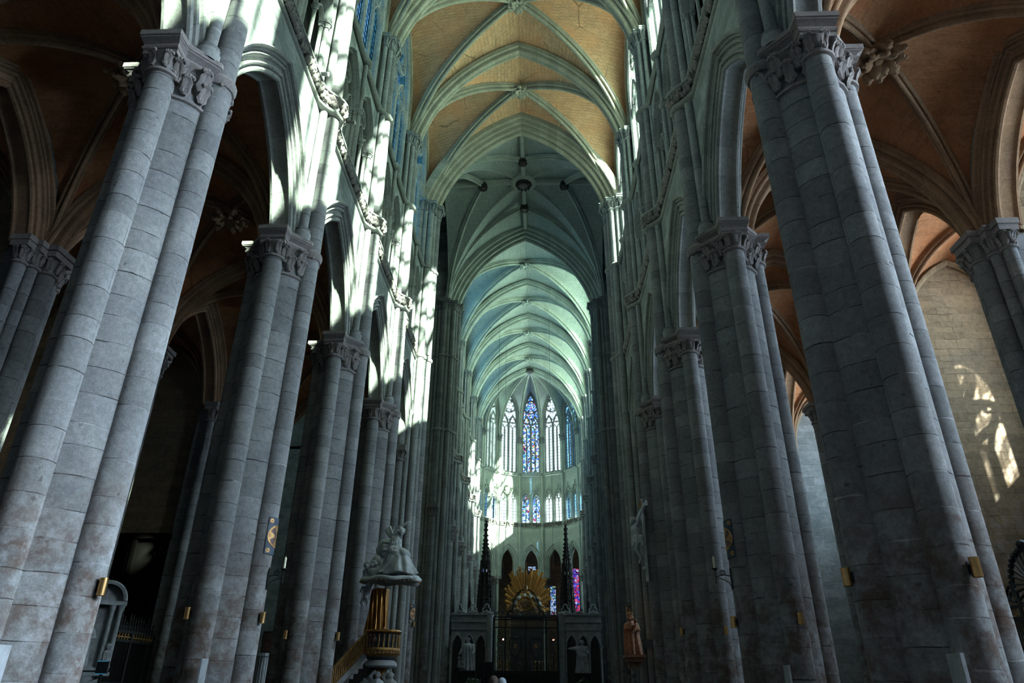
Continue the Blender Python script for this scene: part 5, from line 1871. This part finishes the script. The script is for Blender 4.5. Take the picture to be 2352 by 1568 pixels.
# statues before the screens
def bishop(sd):
    px, pyt, pyb, Y = (1074, 1462, 1540, 56.0) if sd < 0 else (1338, 1468, 1546, 56.0)
    b, tp = at(px, pyb, Y), at(px, pyt, Y)
    h = tp.z - b.z
    lb = ('pale robed statue with a small child at his feet, before the left screen' if sd < 0 else 'pale statue of a robed man stretching out his arm, before the right screen')
    t = thing('standing_statue', lb, 'statue', (b.x, Y, 0), 0, 'statues before the screens')
    m = MB(); z = b.z
    draped(m, (0, 0, z), h * .82, .46, 10, 7 + sd, squash=.75, amp=.24, lean=(.02 * sd, 0))
    head(m, (.02 * sd, -.06, z + h * .90), .17, (-.4, -1, -.25), hair=.3 if sd < 0 else .25)
    if sd < 0:
        limb(m, [(-.34, 0, z + h * .74), (-.50, -.12, z + h * .58), (-.58, -.28, z + h * .50)], [.14, .12, .07], 8)
        limb(m, [(.34, 0, z + h * .74), (.42, -.15, z + h * .58), (.36, -.35, z + h * .48)], [.14, .12, .07], 8)
        hand(m, (-.58, -.28, z + h * .50), (-.4, -.6, -.5), (0, 0, 1), .18)
    else:
        limb(m, [(-.34, 0, z + h * .74), (-.60, -.22, z + h * .72), (-.95, -.40, z + h * .71)], [.15, .12, .07], 8)
        hand(m, (-.95, -.40, z + h * .71), (-1, -.3, 0), (0, 0, 1), .18)
        limb(m, [(.32, 0, z + h * .74), (.42, -.2, z + h * .6), (.10, -.40, z + h * .66)], [.15, .12, .07], 8)
        for k in range(5):
            m.tube([(-.5 + .12 * k, -.25, z + h * .72), (-.2 + .12 * k, -.35, z + h * .5), (.25 + .05 * k, -.2, z + h * .3)], [.07, .08, .05], 7)
    statue_obj('figure', m, 'whitestone', t, .024)
    if sd < 0:
        c = MB(); limb(c, [(-.62, -.25, z + .28), (-.60, -.25, z + .62)], [.17, .14], 8); head(c, (-.62, -.30, z + .82), .12, (.6, -.8, .3), hair=.35)
        limb(c, [(-.55, -.3, z + .25), (-.25, -.4, z + .18), (-.1, -.42, z + .08)], [.1, .08, .05], 8); limb(c, [(-.5, -.32, z + .55), (-.3, -.4, z + .45)], [.06, .05], 6)
        statue_obj('child', c, 'oldstone', t, .03)
    p = MB(); p.box((0, .05, z / 2 - .06), (1.2, .9, z - .12)); p.box((0, .05, z - .06), (1.4, 1.05, .12)); obj('pedestal', p, M['black'], t, smooth=0)
for sd in (-1, 1):
    bishop(sd)

# ================================================================ iron gate
def scroll(mb, cx, cz, r, d=1, turns=1.6, y=0, rad=.022, a0=0.0, n=22):
    mb.tube([(cx + d * r * (1 - .8 * k / n) * cos(a0 + 2 * pi * turns * k / n), y, cz + r * (1 - .8 * k / n) * sin(a0 + 2 * pi * turns * k / n)) for k in range(n + 1)], rad, 5)
def make_gate():
    Y = 57.2
    t = thing('iron_gate', 'black wrought iron gate with scrolls closing the choir between the stone screens', 'gate', (0, Y, 0))
    zt = at(1205, 1417, Y).z
    fr_ = MB()
    for x in (-2.45, -1.55, 0, 1.55, 2.45):
        fr_.box((x, 0, zt / 2), (.10 if abs(x) < 2 else .14, .10, zt))
    for z in (.15, 2.4, zt - .75, zt - .18, zt):
        fr_.box((0, 0, z), (4.95, .09, .08))
    obj('frame', fr_, M['iron'], t, smooth=0)
    for sd in (-1, 1):
        lf = MB()
        for k in range(11):
            x = sd * (.12 + 1.36 * k / 10)
            lf.tube([(x, 0, .2), (x, 0, 2.4)], .016, 5)
            if 2 < k < 9 or k % 3 == 0:
                lf.tube([(x, 0, 2.4), (x, 0, 3.6)], .014, 5)
        xc = sd * .78
        for s in (-1, 1):                                       # heart of scrolls in each leaf
            lf.tube([(xc, 0, 3.7), (xc + s * .28, 0, 4.1), (xc + s * .46, 0, 4.55), (xc + s * .42, 0, 5.0), (xc + s * .2, 0, 5.2), (xc, 0, 5.02)], .03, 6)
            scroll(lf, xc + s * .22, 4.65, .2, s, 1.5, 0, .02)
            scroll(lf, xc + s * .28, 3.3, .26, s, 1.6, 0, .02); scroll(lf, xc + s * .25, 2.75, .2, -s, 1.5, 0, .02)
            scroll(lf, xc + s * .55, 5.5, .16, s, 1.4, 0, .018); scroll(lf, xc + s * .5, 3.9, .15, -s, 1.4, 0, .018)
            scroll(lf, xc + s * .2, 1.6, .22, s, 1.5, 0, .018); scroll(lf, xc + s * .25, .9, .22, -s, 1.5, 0, .018)
        lf.tube([(xc + .58 * cos(2 * pi * k / 24), 0, 4.55 + .62 * sin(2 * pi * k / 24)) for k in range(25)], .022, 5)
        o = obj('gate_leaf', lf, M['iron'], t)
        rs = MB()
        for k in range(9):
            rs.ball((xc + .10 * cos(k * .7), -.03, 4.55 + .10 * sin(k * .7)), .07, 6, 4)
        obj('rosette', rs, M['golddull'], o)
        sp = MB()
        for k in range(5):
            sp.tube([(sd * (1.65 + .16 * k), 0, .2), (sd * (1.65 + .16 * k), 0, zt - .75)], .014, 5)
        for k in range(9):
            scroll(sp, sd * 2.0, .6 + .58 * k, .25, 1 if k % 2 else -1, 1.5, 0, .018, k); scroll(sp, sd * 2.0, .9 + .58 * k, .17, -1 if k % 2 else 1, 1.3, 0, .018, k)
        obj('side_panel', sp, M['iron'], t)
    fz = MB()
    for k in range(36):
        x = -2.4 + 4.8 * (k + .5) / 36
        fz.tube([(x, 0, zt - .72), (x, 0, zt - .2)], .022, 5); fz.ball((x, 0, zt - .46), .045, 6, 4)
    obj('frieze', fz, M['golddull'], t)
    oc = MB()                                                  # overthrow of scrolls
    for s in (-1, 1):
        oc.tube([(s * 1.5, 0, zt), (s * 1.35, 0, zt + .35), (s * 1.0, 0, zt + .55), (s * .98, 0, zt + 1.0), (s * .8, 0, zt + 1.5), (s * .4, 0, zt + 1.95), (0, 0, zt + 2.05)], .05, 6)
        for x, z, r in ((1.2, .3, .25), (.85, .35, .28), (.35, .22, .2), (1.05, .75, .18), (.9, 1.2, .16), (.55, 1.7, .14), (1.9, .25, .22), (2.3, .2, .16)):
            scroll(oc, s * x, zt + z, r, s, 1.6, 0, .028)
            scroll(oc, s * (x - .12), zt + z + .12, r * .6, -s, 1.3, 0, .022)
    obj('overthrow', oc, M['iron'], t)
    md = MB(); md.tube([(.50 * cos(2 * pi * k / 28), -.03, zt + 1.0 + .50 * sin(2 * pi * k / 28)) for k in range(29)], .055, 7); md.tube([(.36 * cos(2 * pi * k / 28), -.03, zt + 1.0 + .36 * sin(2 * pi * k / 28)) for k in range(29)], .025, 6)
    m_ = obj('medallion', md, M['gold'], t)
    ft = MB(); rnd = random.Random(2)
    for k in range(40):
        a = rnd.uniform(0, 6.28); r = sqrt(rnd.random()) * .33
        ft.ball((r * cos(a), -.05, zt + 1.0 + r * sin(a)), .05, 6, 4)
    obj('medallion_relief', ft, M['golddull'], m_)
    cr = MB(); zc = at(1205, 1308, Y).z; z0 = zt + 2.05
    cr.tube([(0, 0, z0 - .1), (0, 0, z0 + .25), (0, 0, z0 + .3)], [.16, .14, .06], 8)
    for x in (-.05, .05):
        cr.tube([(x, 0, z0 + .2), (x, 0, at(1205, 1299, Y).z)], .022, 6)
    for z in (-.04, .06):
        cr.tube([(-.46, 0, zc + z), (.46, 0, zc + z)], .022, 6)
    for k in range(9):
        cr.ball((0, 0, z0 + .3 + .2 * k), .06, 6, 4)
    for p in ((-.48, 0, zc), (.48, 0, zc), (0, 0, at(1205, 1295, Y).z)):
        cr.ball(p, .09, 8, 6)
    obj('finial_cross', cr, M['golddull'], t)
make_gate()

# ================================================================ glory over the high altar
def make_glory():
    Y = 82.0
    c = at(1211, 1398, Y)
    t = thing('altar_glory', 'gilded sunburst of rays and clouds above the high altar behind the gate', 'sculpture', (c.x, Y, 0))
    rnd = random.Random(12)
    n = 46
    for k in range(n):
        a = math.radians(-8 + 196 * k / (n - 1))
        up = sin(a)
        ln = 2.45 + 2.05 * max(0, up) ** 1.8 + rnd.uniform(-.4, .2) - .2 * (k % 3 == 0)
        if k % 9 == 4:
            ln *= .8
        mb = MB()
        d, s = Vector((cos(a), 0, sin(a))), Vector((-sin(a), 0, cos(a)))
        w0, w1 = .07, .135 + .03 * (k % 2)
        o = Vector((0, .05 * (k % 3), c.z))
        rows = []
        for q, w in ((.8, w0), (ln, w1)):
            p = o + d * q
            rows.append([p - s * w, p - s * w * .5 + Vector((0, -.06, 0)), p + s * w * .5 + Vector((0, -.06, 0)), p + s * w, p + Vector((0, .05, 0))])
        mb.grid(rows, close=True); mb.add(rows[1], [(0, 1, 2, 3, 4)])
        obj('ray', mb, M['gold'], t, smooth=0)
    cl = MB()
    for k in range(70):
        a = rnd.uniform(-.3, pi + .3); r = rnd.uniform(.7, 1.75)
        cl.ball((r * cos(a) * 1.1, -.15 + rnd.uniform(-.1, .1), c.z + r * sin(a) * .95 - .1), rnd.uniform(.15, .32), 8, 6)
    statue_obj('clouds', cl, 'golddull', t, .06)
    for k in range(6):
        ch = MB(); a = .4 + .45 * k; head(ch, (1.5 * cos(a), -.4, c.z + 1.35 * sin(a)), .2, (0, -1, 0), hair=.35)
        statue_obj('cherub_head', ch, 'marble', t, .04)
    b = MB(); b.box((0, .3, (c.z - .8) / 2), (3.6, .9, c.z - .8)); b.box((0, .1, c.z - .75), (4.4, 1.3, .25)); obj('altar_back', b, M['wood'], t, smooth=0)
    tb = MB(); tb.box((0, -1.2, 1.5), (4.2, 1.4, 3.0)); obj('altar_table', tb, M['golddull'], t, smooth=0)
make_glory()

# low altar with candles behind the gate
al = MB(); al.box((0, 0, 1.55), (6.6, 1.0, 3.1))
tag(obj('low_altar', al, M['wood'], None, (0, 66, 0), smooth=0), 'dark low altar carrying candles behind the iron gate', 'altar')
tc = None
for k, px in enumerate((1149, 1157, 1164, 1230, 1238, 1246)):
    p = at(px, 1553, 66)
    lb = 'short golden candle on the low altar, %s' % ('first from the left', 'second from the left', 'third from the left', 'third from the right', 'second from the right', 'last on the right')[k]
    if tc is None:
        tc = thing('altar_candle', lb, 'candle', (p.x, 66, 3.1), 0, 'candles on the low altar')
        m = MB(); m.lathe([(.11, 0), (.11, .04), (.04, .1), (.04, .3), (.09, .34), (.09, .36)], n=10); obj('candlestick', m, M['golddull'], tc)
        m = MB(); m.lathe([(.055, .36), (.055, .75), (0, .77)], n=10); obj('candle_stem', m, M['gold'], tc)
    else:
        dup(tc, (p.x, 66, 3.1), 0, lb, 'candles on the low altar')
sl = None
for px, py, w in ((1156, 1468, 'left'), (1271, 1471, 'right')):
    p = at(px, py, 64)
    if sl is None:
        sl = thing('sanctuary_lamp', 'tiny red glowing lamp behind the left side of the gate', 'lamp', (p.x, 64, 0), 0, 'red lamps behind the gate')
        m = MB(); m.lathe([(.3, 0), (.3, .06), (.05, .15), (.03, p.z - .1), (.09, p.z - .06)], n=10); obj('stand', m, M['iron'], sl)
        m = MB(); m.ball((0, 0, p.z), .075, 10, 7); obj('flame', m, M['flame'], sl)
    else:
        dup(sl, (p.x, 64, 0), 0, 'tiny red glowing lamp behind the right side of the gate', 'red lamps behind the gate')

# ================================================================ choir stalls with their spires
def spire(mb, x, y, z0, z1, r, tiers=4):
    """openwork spire: shrinking octagonal stages with gablets and crockets"""
    H = z1 - z0
    zs = [z0 + H * q for q in (0, .30, .52, .70, .84, 1.0)]
    rs = [r, r * .80, r * .62, r * .34, r * .16, r * .04]
    for k in range(5):
        for j in range(8):
            a = 2 * pi * j / 8
            P = [(x + q * cos(a), y + q * sin(a), z) for q, z in ((rs[k], zs[k]), (rs[k + 1], zs[k + 1]))]
            mb.tube(P, [.075 * r / .5 * (1 - .12 * k)] * 2, 5)
            for m in range(5 - k // 2):
                q = (m + .5) / (5 - k // 2)
                mb.ball((P[0][0] * (1 - q) + P[1][0] * q + .07 * cos(a), P[0][1] * (1 - q) + P[1][1] * q + .07 * sin(a), P[0][2] * (1 - q) + P[1][2] * q), .07 * r / .5, 5, 4)
            if k < 3:
                b = 2 * pi * (j + 1) / 8
                A, B = Vector((x + rs[k] * 1.05 * cos(a), y + rs[k] * 1.05 * sin(a), zs[k])), Vector((x + rs[k] * 1.05 * cos(b), y + rs[k] * 1.05 * sin(b), zs[k]))
                C = A.lerp(B, .5) + Vector((0, 0, H * .10))
                mb.tube([A, C, B], .05 * r / .5, 5)
                mb.tube([A, A + Vector((0, 0, H * .13))], [.06 * r / .5, .01], 5)
                for q in (.3, .6):
                    z = zs[k] + (zs[k + 1] - zs[k]) * q; rr = rs[k] + (rs[k + 1] - rs[k]) * q
                    mb.tube([(x + rr * cos(a), y + rr * sin(a), z), (x + rr * cos(b), y + rr * sin(b), z)], .03 * r / .5, 4)
        mb.lathe([(rs[k] * .9, zs[k] - .1), (rs[k] * 1.15, zs[k]), (rs[k] * .9, zs[k] + .1)], (x, y, 0), 8)
    mb.ball((x, y, z1), r * .2, 8, 6); mb.ball((x, y, z1 - .35), r * .3, 8, 5); mb.lathe([(r * .55, z0), (r * .42, zs[2])], (x, y, 0), 8)
for sd in (-1, 1):
    t = thing('choir_stall', 'dark oak stalls and tall openwork spire rising behind the %s stone screen' % ('left' if sd < 0 else 'right'), 'choir stalls', (0, 60, 0), 0, 'choir stalls')
    b = MB(); b.box((sd * 4.9, 9, 2.8), (.3, 18, 5.6)); b.box((sd * 4.4, 9, .9), (1.0, 18, 1.8)); b.box((sd * 4.4, 9, 5.5), (1.3, 18, .3)); b.box((sd * 4.2, 0.1, 2.8), (1.7, .25, 5.6)); obj('stall_back', b, M['wood'], t, smooth=0)
    q = at(1117 if sd < 0 else 1299, 1197 if sd < 0 else 1207, 60.5)
    s = MB(); spire(s, q.x, .5, 5.6, q.z, .62); obj('spire', s, M['wood'], t)
    for px, py in (((1042, 1366), (1080, 1338), (1100, 1332), (1057, 1380)) if sd < 0 else ((1349, 1340), (1372, 1360), (1334, 1385), (1318, 1380))):
        p = at(px, py, 60.5); s = MB(); spire(s, p.x, .5, 5.6, p.z, .17); obj('pinnacle', s, M['wood'], t)
    sh = MB(); sh.box((q.x, .4, 2.8), (1.2, 1.2, 5.6)); obj('stall_end', sh, M['wood'], t, smooth=0)

# cables hanging from the choir vault
for k, (px, Y, lb) in enumerate(((1146, 68, 'thin dark cable hanging down the left side of the choir vault'), (1162, 75, 'second thin cable just right of the left one in the choir'), (1263, 68, 'thin dark cable hanging down the right side of the choir vault'))):
    p = at(px, 860, Y)
    m = MB(); m.tube([(p.x, Y, 38.2 if k != 1 else 39), (p.x, Y, 12)], .016, 5)
    tag(obj('hanging_cable', m, M['iron']), lb, 'cable', 'cables in the choir')

# ================================================================ people and small things before the screen
def make_person(px, py, Y, hairm, topm, lb, name, cap=False, hgt=1.74):
    x = at(px, py, Y).x
    t = thing('person', lb, 'person', (x, Y, 0), 0, 'visitors')
    k = hgt / 1.74
    b = MB()
    head(b, (0, .01, 1.62 * k), .105, (.15, 1, 0))
    limb(b, [(0, 0, 1.44 * k), (0, 0, 1.55 * k)], [.062, .058], 10)
    limb(b, [(0, 0, .95 * k), (0, 0, 1.12 * k), (0, 0, 1.32 * k), (0, 0, 1.42 * k)], [.155, .14, .165, .11], 12)
    for s in (-1, 1):
        limb(b, [(.17 * s, 0, 1.40 * k), (.235 * s, -.01, 1.12 * k), (.245 * s, .07, .88 * k)], [.06, .045, .032], 8)
        hand(b, (.245 * s, .08, .87 * k), (0, .2, -1), (s, 0, 0), .12)
        limb(b, [(.09 * s, 0, .92 * k), (.10 * s, .01, .50 * k), (.10 * s, -.01, .09 * k)], [.095, .062, .042], 9)
        limb(b, [(.10 * s, -.02, .05), (.11 * s, .15, .04)], [.05, .042], 8)
    statue_obj('body', b, 'skin', t, .014)
    h = MB()
    rows = []
    for i in range(7):
        a = pi / 2 * i / 6
        rows.append([(.108 * cos(a) ** .8 * cos(u), .004 + .118 * cos(a) ** .8 * sin(u), 1.640 * k + (.100 * sin(a) - .055 * (1 - sin(a)) * (sin(u) < .5))) for u in [2 * pi * j / 24 for j in range(24)]])
    h.grid(rows, close=True); obj('hair', h, M[hairm], t)
    sh = MB(); sh.lathe([(.20, .88 * k), (.19, 1.05 * k), (.205, 1.25 * k), (.20, 1.38 * k), (.12, 1.45 * k), (.075, 1.50 * k), (.07, 1.50 * k)], n=24, fold=lambda a, z: 1 - .22 * abs(sin(a)))
    for s in (-1, 1):
        sh.tube([(.15 * s, 0, 1.41 * k), (.24 * s, -.01, 1.12 * k)], [.085, .07], 10)
    obj('shirt', sh, M[topm], t)
    tr = MB()
    for s in (-1, 1):
        tr.tube([(.085 * s, 0, .96 * k), (.10 * s, .01, .5 * k), (.10 * s, 0, .08)], [.115, .085, .075], 12)
    obj('trousers', tr, M['navy'], t)
make_person(1134, 1560, 17.0, 'hairdark', 'red', 'person with cropped dark hair and red collar, seen from behind at the bottom edge', 'a', hgt=1.78)
make_person(1153, 1565, 17.7, 'hairgrey', 'navy', 'grey haired person beside the red collared one at the bottom edge', 'b', hgt=1.755)
for px, lb in ((1088, 'dark leafy flower arrangement left of the tall black panel'), (1341, 'leafy flower arrangement below the right screen statue')):
    Y = 54.5
    p = at(px, 1568, Y)
    t = thing('flower_arrangement', lb, 'flowers', (p.x, Y, 0), 0, 'flower arrangements')
    rnd = random.Random(px)
    lv, fl = MB(), MB()
    for k in range(60):
        a, e_ = rnd.uniform(0, 6.28), rnd.uniform(.2, 1.4)
        d = Vector((cos(a) * cos(e_), sin(a) * cos(e_), sin(e_)))
        leafy(lv, Vector((0, 0, 1.5)) + d * rnd.uniform(.2, .7), d, (0, 0, 1), .25, rnd)
        if k % 4 == 0:
            fl.ball(Vector((0, 0, 1.55)) + d * .72, .06, 6, 4)
    obj('leaves', lv, M['leaf'], t); obj('blossom', fl, M['marble'], t)
    st_ = MB(); st_.lathe([(.3, 0), (.25, .1), (.12, .3), (.12, 1.0), (.3, 1.4), (.28, 1.42)], n=14); obj('stand', st_, M['iron'], t)
p0, p1 = at(1114, 1520, 55.6), at(1133, 1520, 55.6)
b = MB(); b.box((0, 0, p0.z / 2), (p1.x - p0.x, .35, p0.z)); b.box((0, 0, .05), (p1.x - p0.x + .3, .7, .1))
tag(obj('black_panel', b, M['black'], None, ((p0.x + p1.x) / 2, 55.6, 0), smooth=0), 'tall matt black panel standing before the inner end of the left screen', 'panel')

# ================================================================ side aisles: monument, grilles, painting, display
def make_monument():
    t = thing('wall_monument', 'weathered stone monument with niche figure and curved pediment on the left aisle wall', 'monument', (-14.75, 26.0, 1.85), .55)
    a = MB(); a.box((0, .25, 1.2), (1.5, .4, 2.2)); a.box((0, .1, .05), (1.7, .7, .12)); a.box((0, .1, 2.36), (1.75, .75, .14)); a.box((0, .12, .2), (1.6, .6, .1)); obj('niche', a, M['oldstone'], t, smooth=0)
    pd = MB(); F_ = frame((0, 0, 0), (1, 0, 0), (0, -1, 0))
    pd.arch(.72, .52, [(0, .25), (.10, .3), (.14, .22), (.14, -.3)], off(F_, 2.45), 12); pd.grid([[F_(u, v + 2.45, -.1) for u, v in arch_line(.72, .52, 0, 12)], [F_(u, 2.43, -.1) for u, v in arch_line(.72, .52, 0, 12)]]); obj('pediment', pd, M['oldstone'], t)
    fg = MB(); draped(fg, (-.2, -.05, .25), 1.35, .26, 8, 2, squash=.8, amp=.13); head(fg, (-.18, -.08, 1.78), .12, (.3, -1, 0), hair=.35); limb(fg, [(.0, -.05, 1.45), (.12, -.2, 1.2), (-.05, -.3, 1.15)], [.08, .06, .05], 8); statue_obj('niche_figure', fg, 'oldstone', t, .025)
    for x in (.45, .72):
        c = MB(); c.lathe([(.11, .25), (.08, .32), (.075, 2.05), (.11, 2.15), (.13, 2.3)], (x, -.12, 0), 12); obj('monument_column', c, M['oldstone'], t)
    ur = MB(); ur.lathe([(.0, -.75), (.12, -.72), (.30, -.45), (.42, -.15), (.5, 0)], (0, .15, 0), 14)
    for k in range(6):
        ur.tube([(-.6, -.1, -.15 - .05 * k), (0, -.25, -.35 - .06 * k), (.6, -.1, -.12 - .05 * k)], .05, 7)
    obj('garland_console', ur, M['oldstone'], t)
    k_ = MB(); draped(k_, (.62, -.15, .2), .62, .16, 7, 5, amp=.14); head(k_, (.62, -.18, .92), .1, (-.4, -1, 0), hair=.3); statue_obj('kneeling_figure', k_, 'oldstone', t, .02)
make_monument()


def make_grille(name, label, loc, rz, w, h, fan):
    t = thing(name, label, 'grille', loc, rz)
    fr_ = MB()
    for x in (-w / 2, -w / 6, w / 6, w / 2):
        fr_.box((x, 0, h / 2), (.14, .14, h))
    for z in (.1, h * .45, h - .35, h):
        fr_.box((0, 0, z), (w, .12, .10))
    obj('frame', fr_, M['iron'], t, smooth=0)
    n = int(w / .11)
    pk = MB()
    for k in range(n):
        x = -w / 2 + w * (k + .5) / n
        pk.tube([(x, 0, .1), (x, 0, h - .35)], .017, 5)
    obj('picket_grille', pk, M['iron'], t)
    g = MB()
    for k in range(n // 2):
        x = -w / 2 + w * (k + .5) / (n // 2)
        g.tube([(x, -.02, h - .35), (x, -.02, h - .05)], .03, 5)
    g.box((0, -.02, h - .2), (w, .04, .04))
    obj('frieze_grille', g, M['golddull'], t)
    c = MB()
    if fan:
        R_ = 1.0; zc = h + .55
        c.tube([(R_ * cos(a), 0, zc + R_ * 1.05 * sin(a)) for a in [pi * (-.15 + 1.3 * k / 24) for k in range(25)]], .07, 6)
        c.tube([(.35 * cos(a), 0, zc + .35 * sin(a)) for a in [2 * pi * k / 16 for k in range(17)]], .06, 6)
        for k in range(17):
            a = pi * (-.12 + 1.24 * k / 16)
            c.tube([(.3 * cos(a), 0, zc + .3 * sin(a)), (.95 * cos(a), 0, zc + .99 * sin(a))], [.03, .045], 5)
        for k in range(20):
            a = pi * k / 19
            c.ball((1.05 * cos(a), 0, zc + 1.1 * sin(a)), .09, 6, 4)
        c.ball((0, 0, zc + 1.2), .16, 8, 6); c.ball((0, 0, zc), .33, 10, 7, (1, .4, 1))
        for s in (-1, 1):
            scroll(c, s * 1.15, h + .35, .32, s, 1.6, 0, .05); scroll(c, s * 1.6, h + .22, .22, -s, 1.5, 0, .04); scroll(c, s * 2.1, h + .2, .18, s, 1.5, 0, .04)
    else:
        rnd = random.Random(1)
        for k in range(int(w / .22)):
            x = -w / 2 + .22 * (k + .5)
            q = .35 + .35 * abs(sin(k * .9)) + rnd.uniform(0, .15)
            c.tube([(x, 0, h), (x, 0, h + q)], [.06, .012], 5); scroll(c, x + .06, h + .14, .10, 1 if k % 2 else -1, 1.4, 0, .02, 0, 14)
            c.ball((x, 0, h + q * .7), .05, 5, 4)
    obj('crest', c, M['iron'], t)
    return t
make_grille('chapel_grille', 'black iron chapel grille with a big fan crest behind the nearest right pier', (XR + .25, 23.3, 0), -pi / 2, 5.4, 4.05, True)
make_grille('chapel_grille', 'dark chapel grille with a spiky crest seen between the first two left piers', (-XR - .1, 30.6, 0), pi / 2, 5.6, 3.6, False)
# tall dark carved reredos inside the left chapel
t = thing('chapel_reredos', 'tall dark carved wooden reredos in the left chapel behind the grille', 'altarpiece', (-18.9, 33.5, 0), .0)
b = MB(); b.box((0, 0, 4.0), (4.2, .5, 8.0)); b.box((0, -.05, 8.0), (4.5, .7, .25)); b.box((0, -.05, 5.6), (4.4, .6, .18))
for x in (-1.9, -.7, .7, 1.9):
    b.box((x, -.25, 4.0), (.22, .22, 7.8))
obj('back_panel', b, M['shadeoak'], t, smooth=0)
b = MB(); b.box((0, -.6, .6), (2.6, 1.0, 1.2)); obj('altar_table', b, M['shadeoak'], t, smooth=0)
# fluted pedestal with a dark painting
Yp = 30.0
a, b2 = at(594, 1510, Yp), at(626, 1500, Yp)
t = thing('fluted_pedestal', 'pale fluted stone pedestal seen between the second and third left piers', 'pedestal', ((a.x + b2.x) / 2, Yp, 0))
m = MB(); m.lathe([(.42, .0), (.42, .2), (.34, .25), (.34, b2.z - .15), (.40, b2.z - .12), (.40, b2.z), (0, b2.z)], n=72, fold=lambda q, z: 1 - .05 * (abs(sin(9 * q)) < .6)); obj('body', m, M['marble'], t)
p0, p1 = at(599, 1495, Yp - .1), at(632, 1449, Yp - .1)
t = thing('framed_painting', 'small dark framed painting standing on the fluted pedestal', 'painting', ((p0.x + p1.x) / 2, Yp - .1, b2.z))
w_, h_ = p1.x - p0.x, p1.z - b2.z
m = MB(); m.box((0, 0, h_ / 2), (w_ - .08, .04, h_ - .08)); obj('canvas', m, M['canvas'], t, smooth=0)
m = MB()
for s in (-1, 1):
    m.box((s * (w_ / 2 - .03), 0, h_ / 2), (.06, .08, h_)); m.box((0, 0, h_ / 2 + s * (h_ / 2 - .03)), (w_, .08, .06))
obj('frame', m, M['wood'], t, smooth=0)
# blue lit display
Yd = 24.0
q0, q1 = at(218, 1548, Yd), at(252, 1517, Yd)
t = thing('display_stand', 'dark information stand edged with blue light at the lower left', 'display', ((q0.x + q1.x) / 2, Yd, 0))
w_, zc, h_ = q1.x - q0.x, (q0.z + q1.z) / 2, q1.z - q0.z
m = MB(); m.box((0, 0, zc), (w_, .05, h_)); obj('panel', m, M['black'], t, smooth=0)
m = MB(); m.box((0, .02, zc / 2), (.08, .06, zc)); m.box((0, 0, .02), (.5, .4, .04)); obj('post', m, M['black'], t, smooth=0)
for s in (-1, 1):
    m = MB(); m.box((0, -.03, zc + s * (h_ / 2 - .012)), (w_, .02, .025)); obj('light_strip', m, M['screen'], t, smooth=0)
# a bench-end of grey plaques on the right aisle pier
# ---------------------------------------------------------------- daylight
# radiance of the sky seen through each group of windows, and its colour
SKY = {
    'nave_s': (15.0, (.82, 1.0, .93)), 'nave_n': (14.0, (.55, .95, .85)),
    'choir_s': (30.0, (.86, 1.0, .92)), 'choir_n': (46.0, (.95, 1.0, .80)),
    'aisle_s': (110.0, (.72, .87, 1.0)), 'aisle_n': (.2, (.55, .8, 1.0)),
    'aisle_s_w': (145.0, (.70, .86, 1.0)), 'aisle_n_w': (.3, (.6, .8, 1.0)),
    'apse_hi': (20.0, (.82, .97, 1.0)), 'apse_lo': (26.0, (.75, .9, 1.0)), 
    'choirfill_s': (90.0, (.75, .95, 1.0)), 'choirfill_n': (25.0, (.7, .95, 1.0)),  # choir aisle lamps, added as fill for the choir
    'west': (.10, (.55, .80, 1.0)), 'tr': (.6, (.75, 1.0, .9)),
}
LIGHTS.append(((0, -15.0, 16), (0, 1, 0), 13, 20, 'west'))
LIGHTS.append(((-30.6, 49, 26), (1, 0, 0), 10, 20, 'tr'))
LIGHTS.append(((30.6, 49, 26), (-1, 0, 0), 10, 20, 'tr'))
for i, (loc, n, w, h, key) in enumerate(LIGHTS):
    rad, colr = SKY[key]
    ld = bpy.data.lights.new('daylight', 'AREA')
    ld.shape = 'RECTANGLE'; ld.size, ld.size_y = w, h
    ld.energy = rad * pi * w * h
    ld.color = colr
    lo_ = bpy.data.objects.new('daylight', ld)
    COL.objects.link(lo_)
    lo_.location = loc
    if key == 'aisle_s_w':
        n = (n[0], 0, -.55); ld.spread = math.radians(100)
    elif key == 'aisle_s':
        n = (n[0], 0, -.30); ld.spread = math.radians(140)
    lo_.rotation_euler = Vector(n).to_track_quat('-Z', 'Y').to_euler()
sun = bpy.data.lights.new('sun', 'SUN')
sun.energy = 150.0; sun.angle = math.radians(1.0); sun.color = (1.0, .97, .90)
so = bpy.data.objects.new('sun', sun); COL.objects.link(so)
SUN_DIR = Vector((-1.0, .78, -.88))
so.rotation_euler = SUN_DIR.to_track_quat('-Z', 'Y').to_euler()
W_ = bpy.data.worlds.new('sky'); SC.world = W_
W_.use_nodes = True
bg = W_.node_tree.nodes['Background']
bg.inputs[0].default_value = (.80, .93, 1.0, 1); bg.inputs[1].default_value = 2.6
# ---------------------------------------------------------------- camera
cd = bpy.data.cameras.new('camera'); cd.sensor_width = 36.0; cd.lens = F_PX / 2352 * 36.0
cd.clip_start, cd.clip_end = .05, 400
co = bpy.data.objects.new('camera', cd); COL.objects.link(co)
co.matrix_world = Matrix.Translation(CAM) @ ROT.to_4x4()
SC.camera = co
SC.view_settings.view_transform = 'Standard'; SC.view_settings.look = 'None'; SC.view_settings.gamma = 1.0
SC.view_settings.use_curve_mapping = False
SC.view_settings.exposure = 0.0
cy = SC.cycles
cy.max_bounces = 6; cy.diffuse_bounces = 4; cy.glossy_bounces = 2; cy.transparent_max_bounces = 12; cy.transmission_bounces = 2
cy.use_light_tree = True
cy.caustics_reflective = False; cy.caustics_refractive = False
cy.sample_clamp_indirect = 6.0
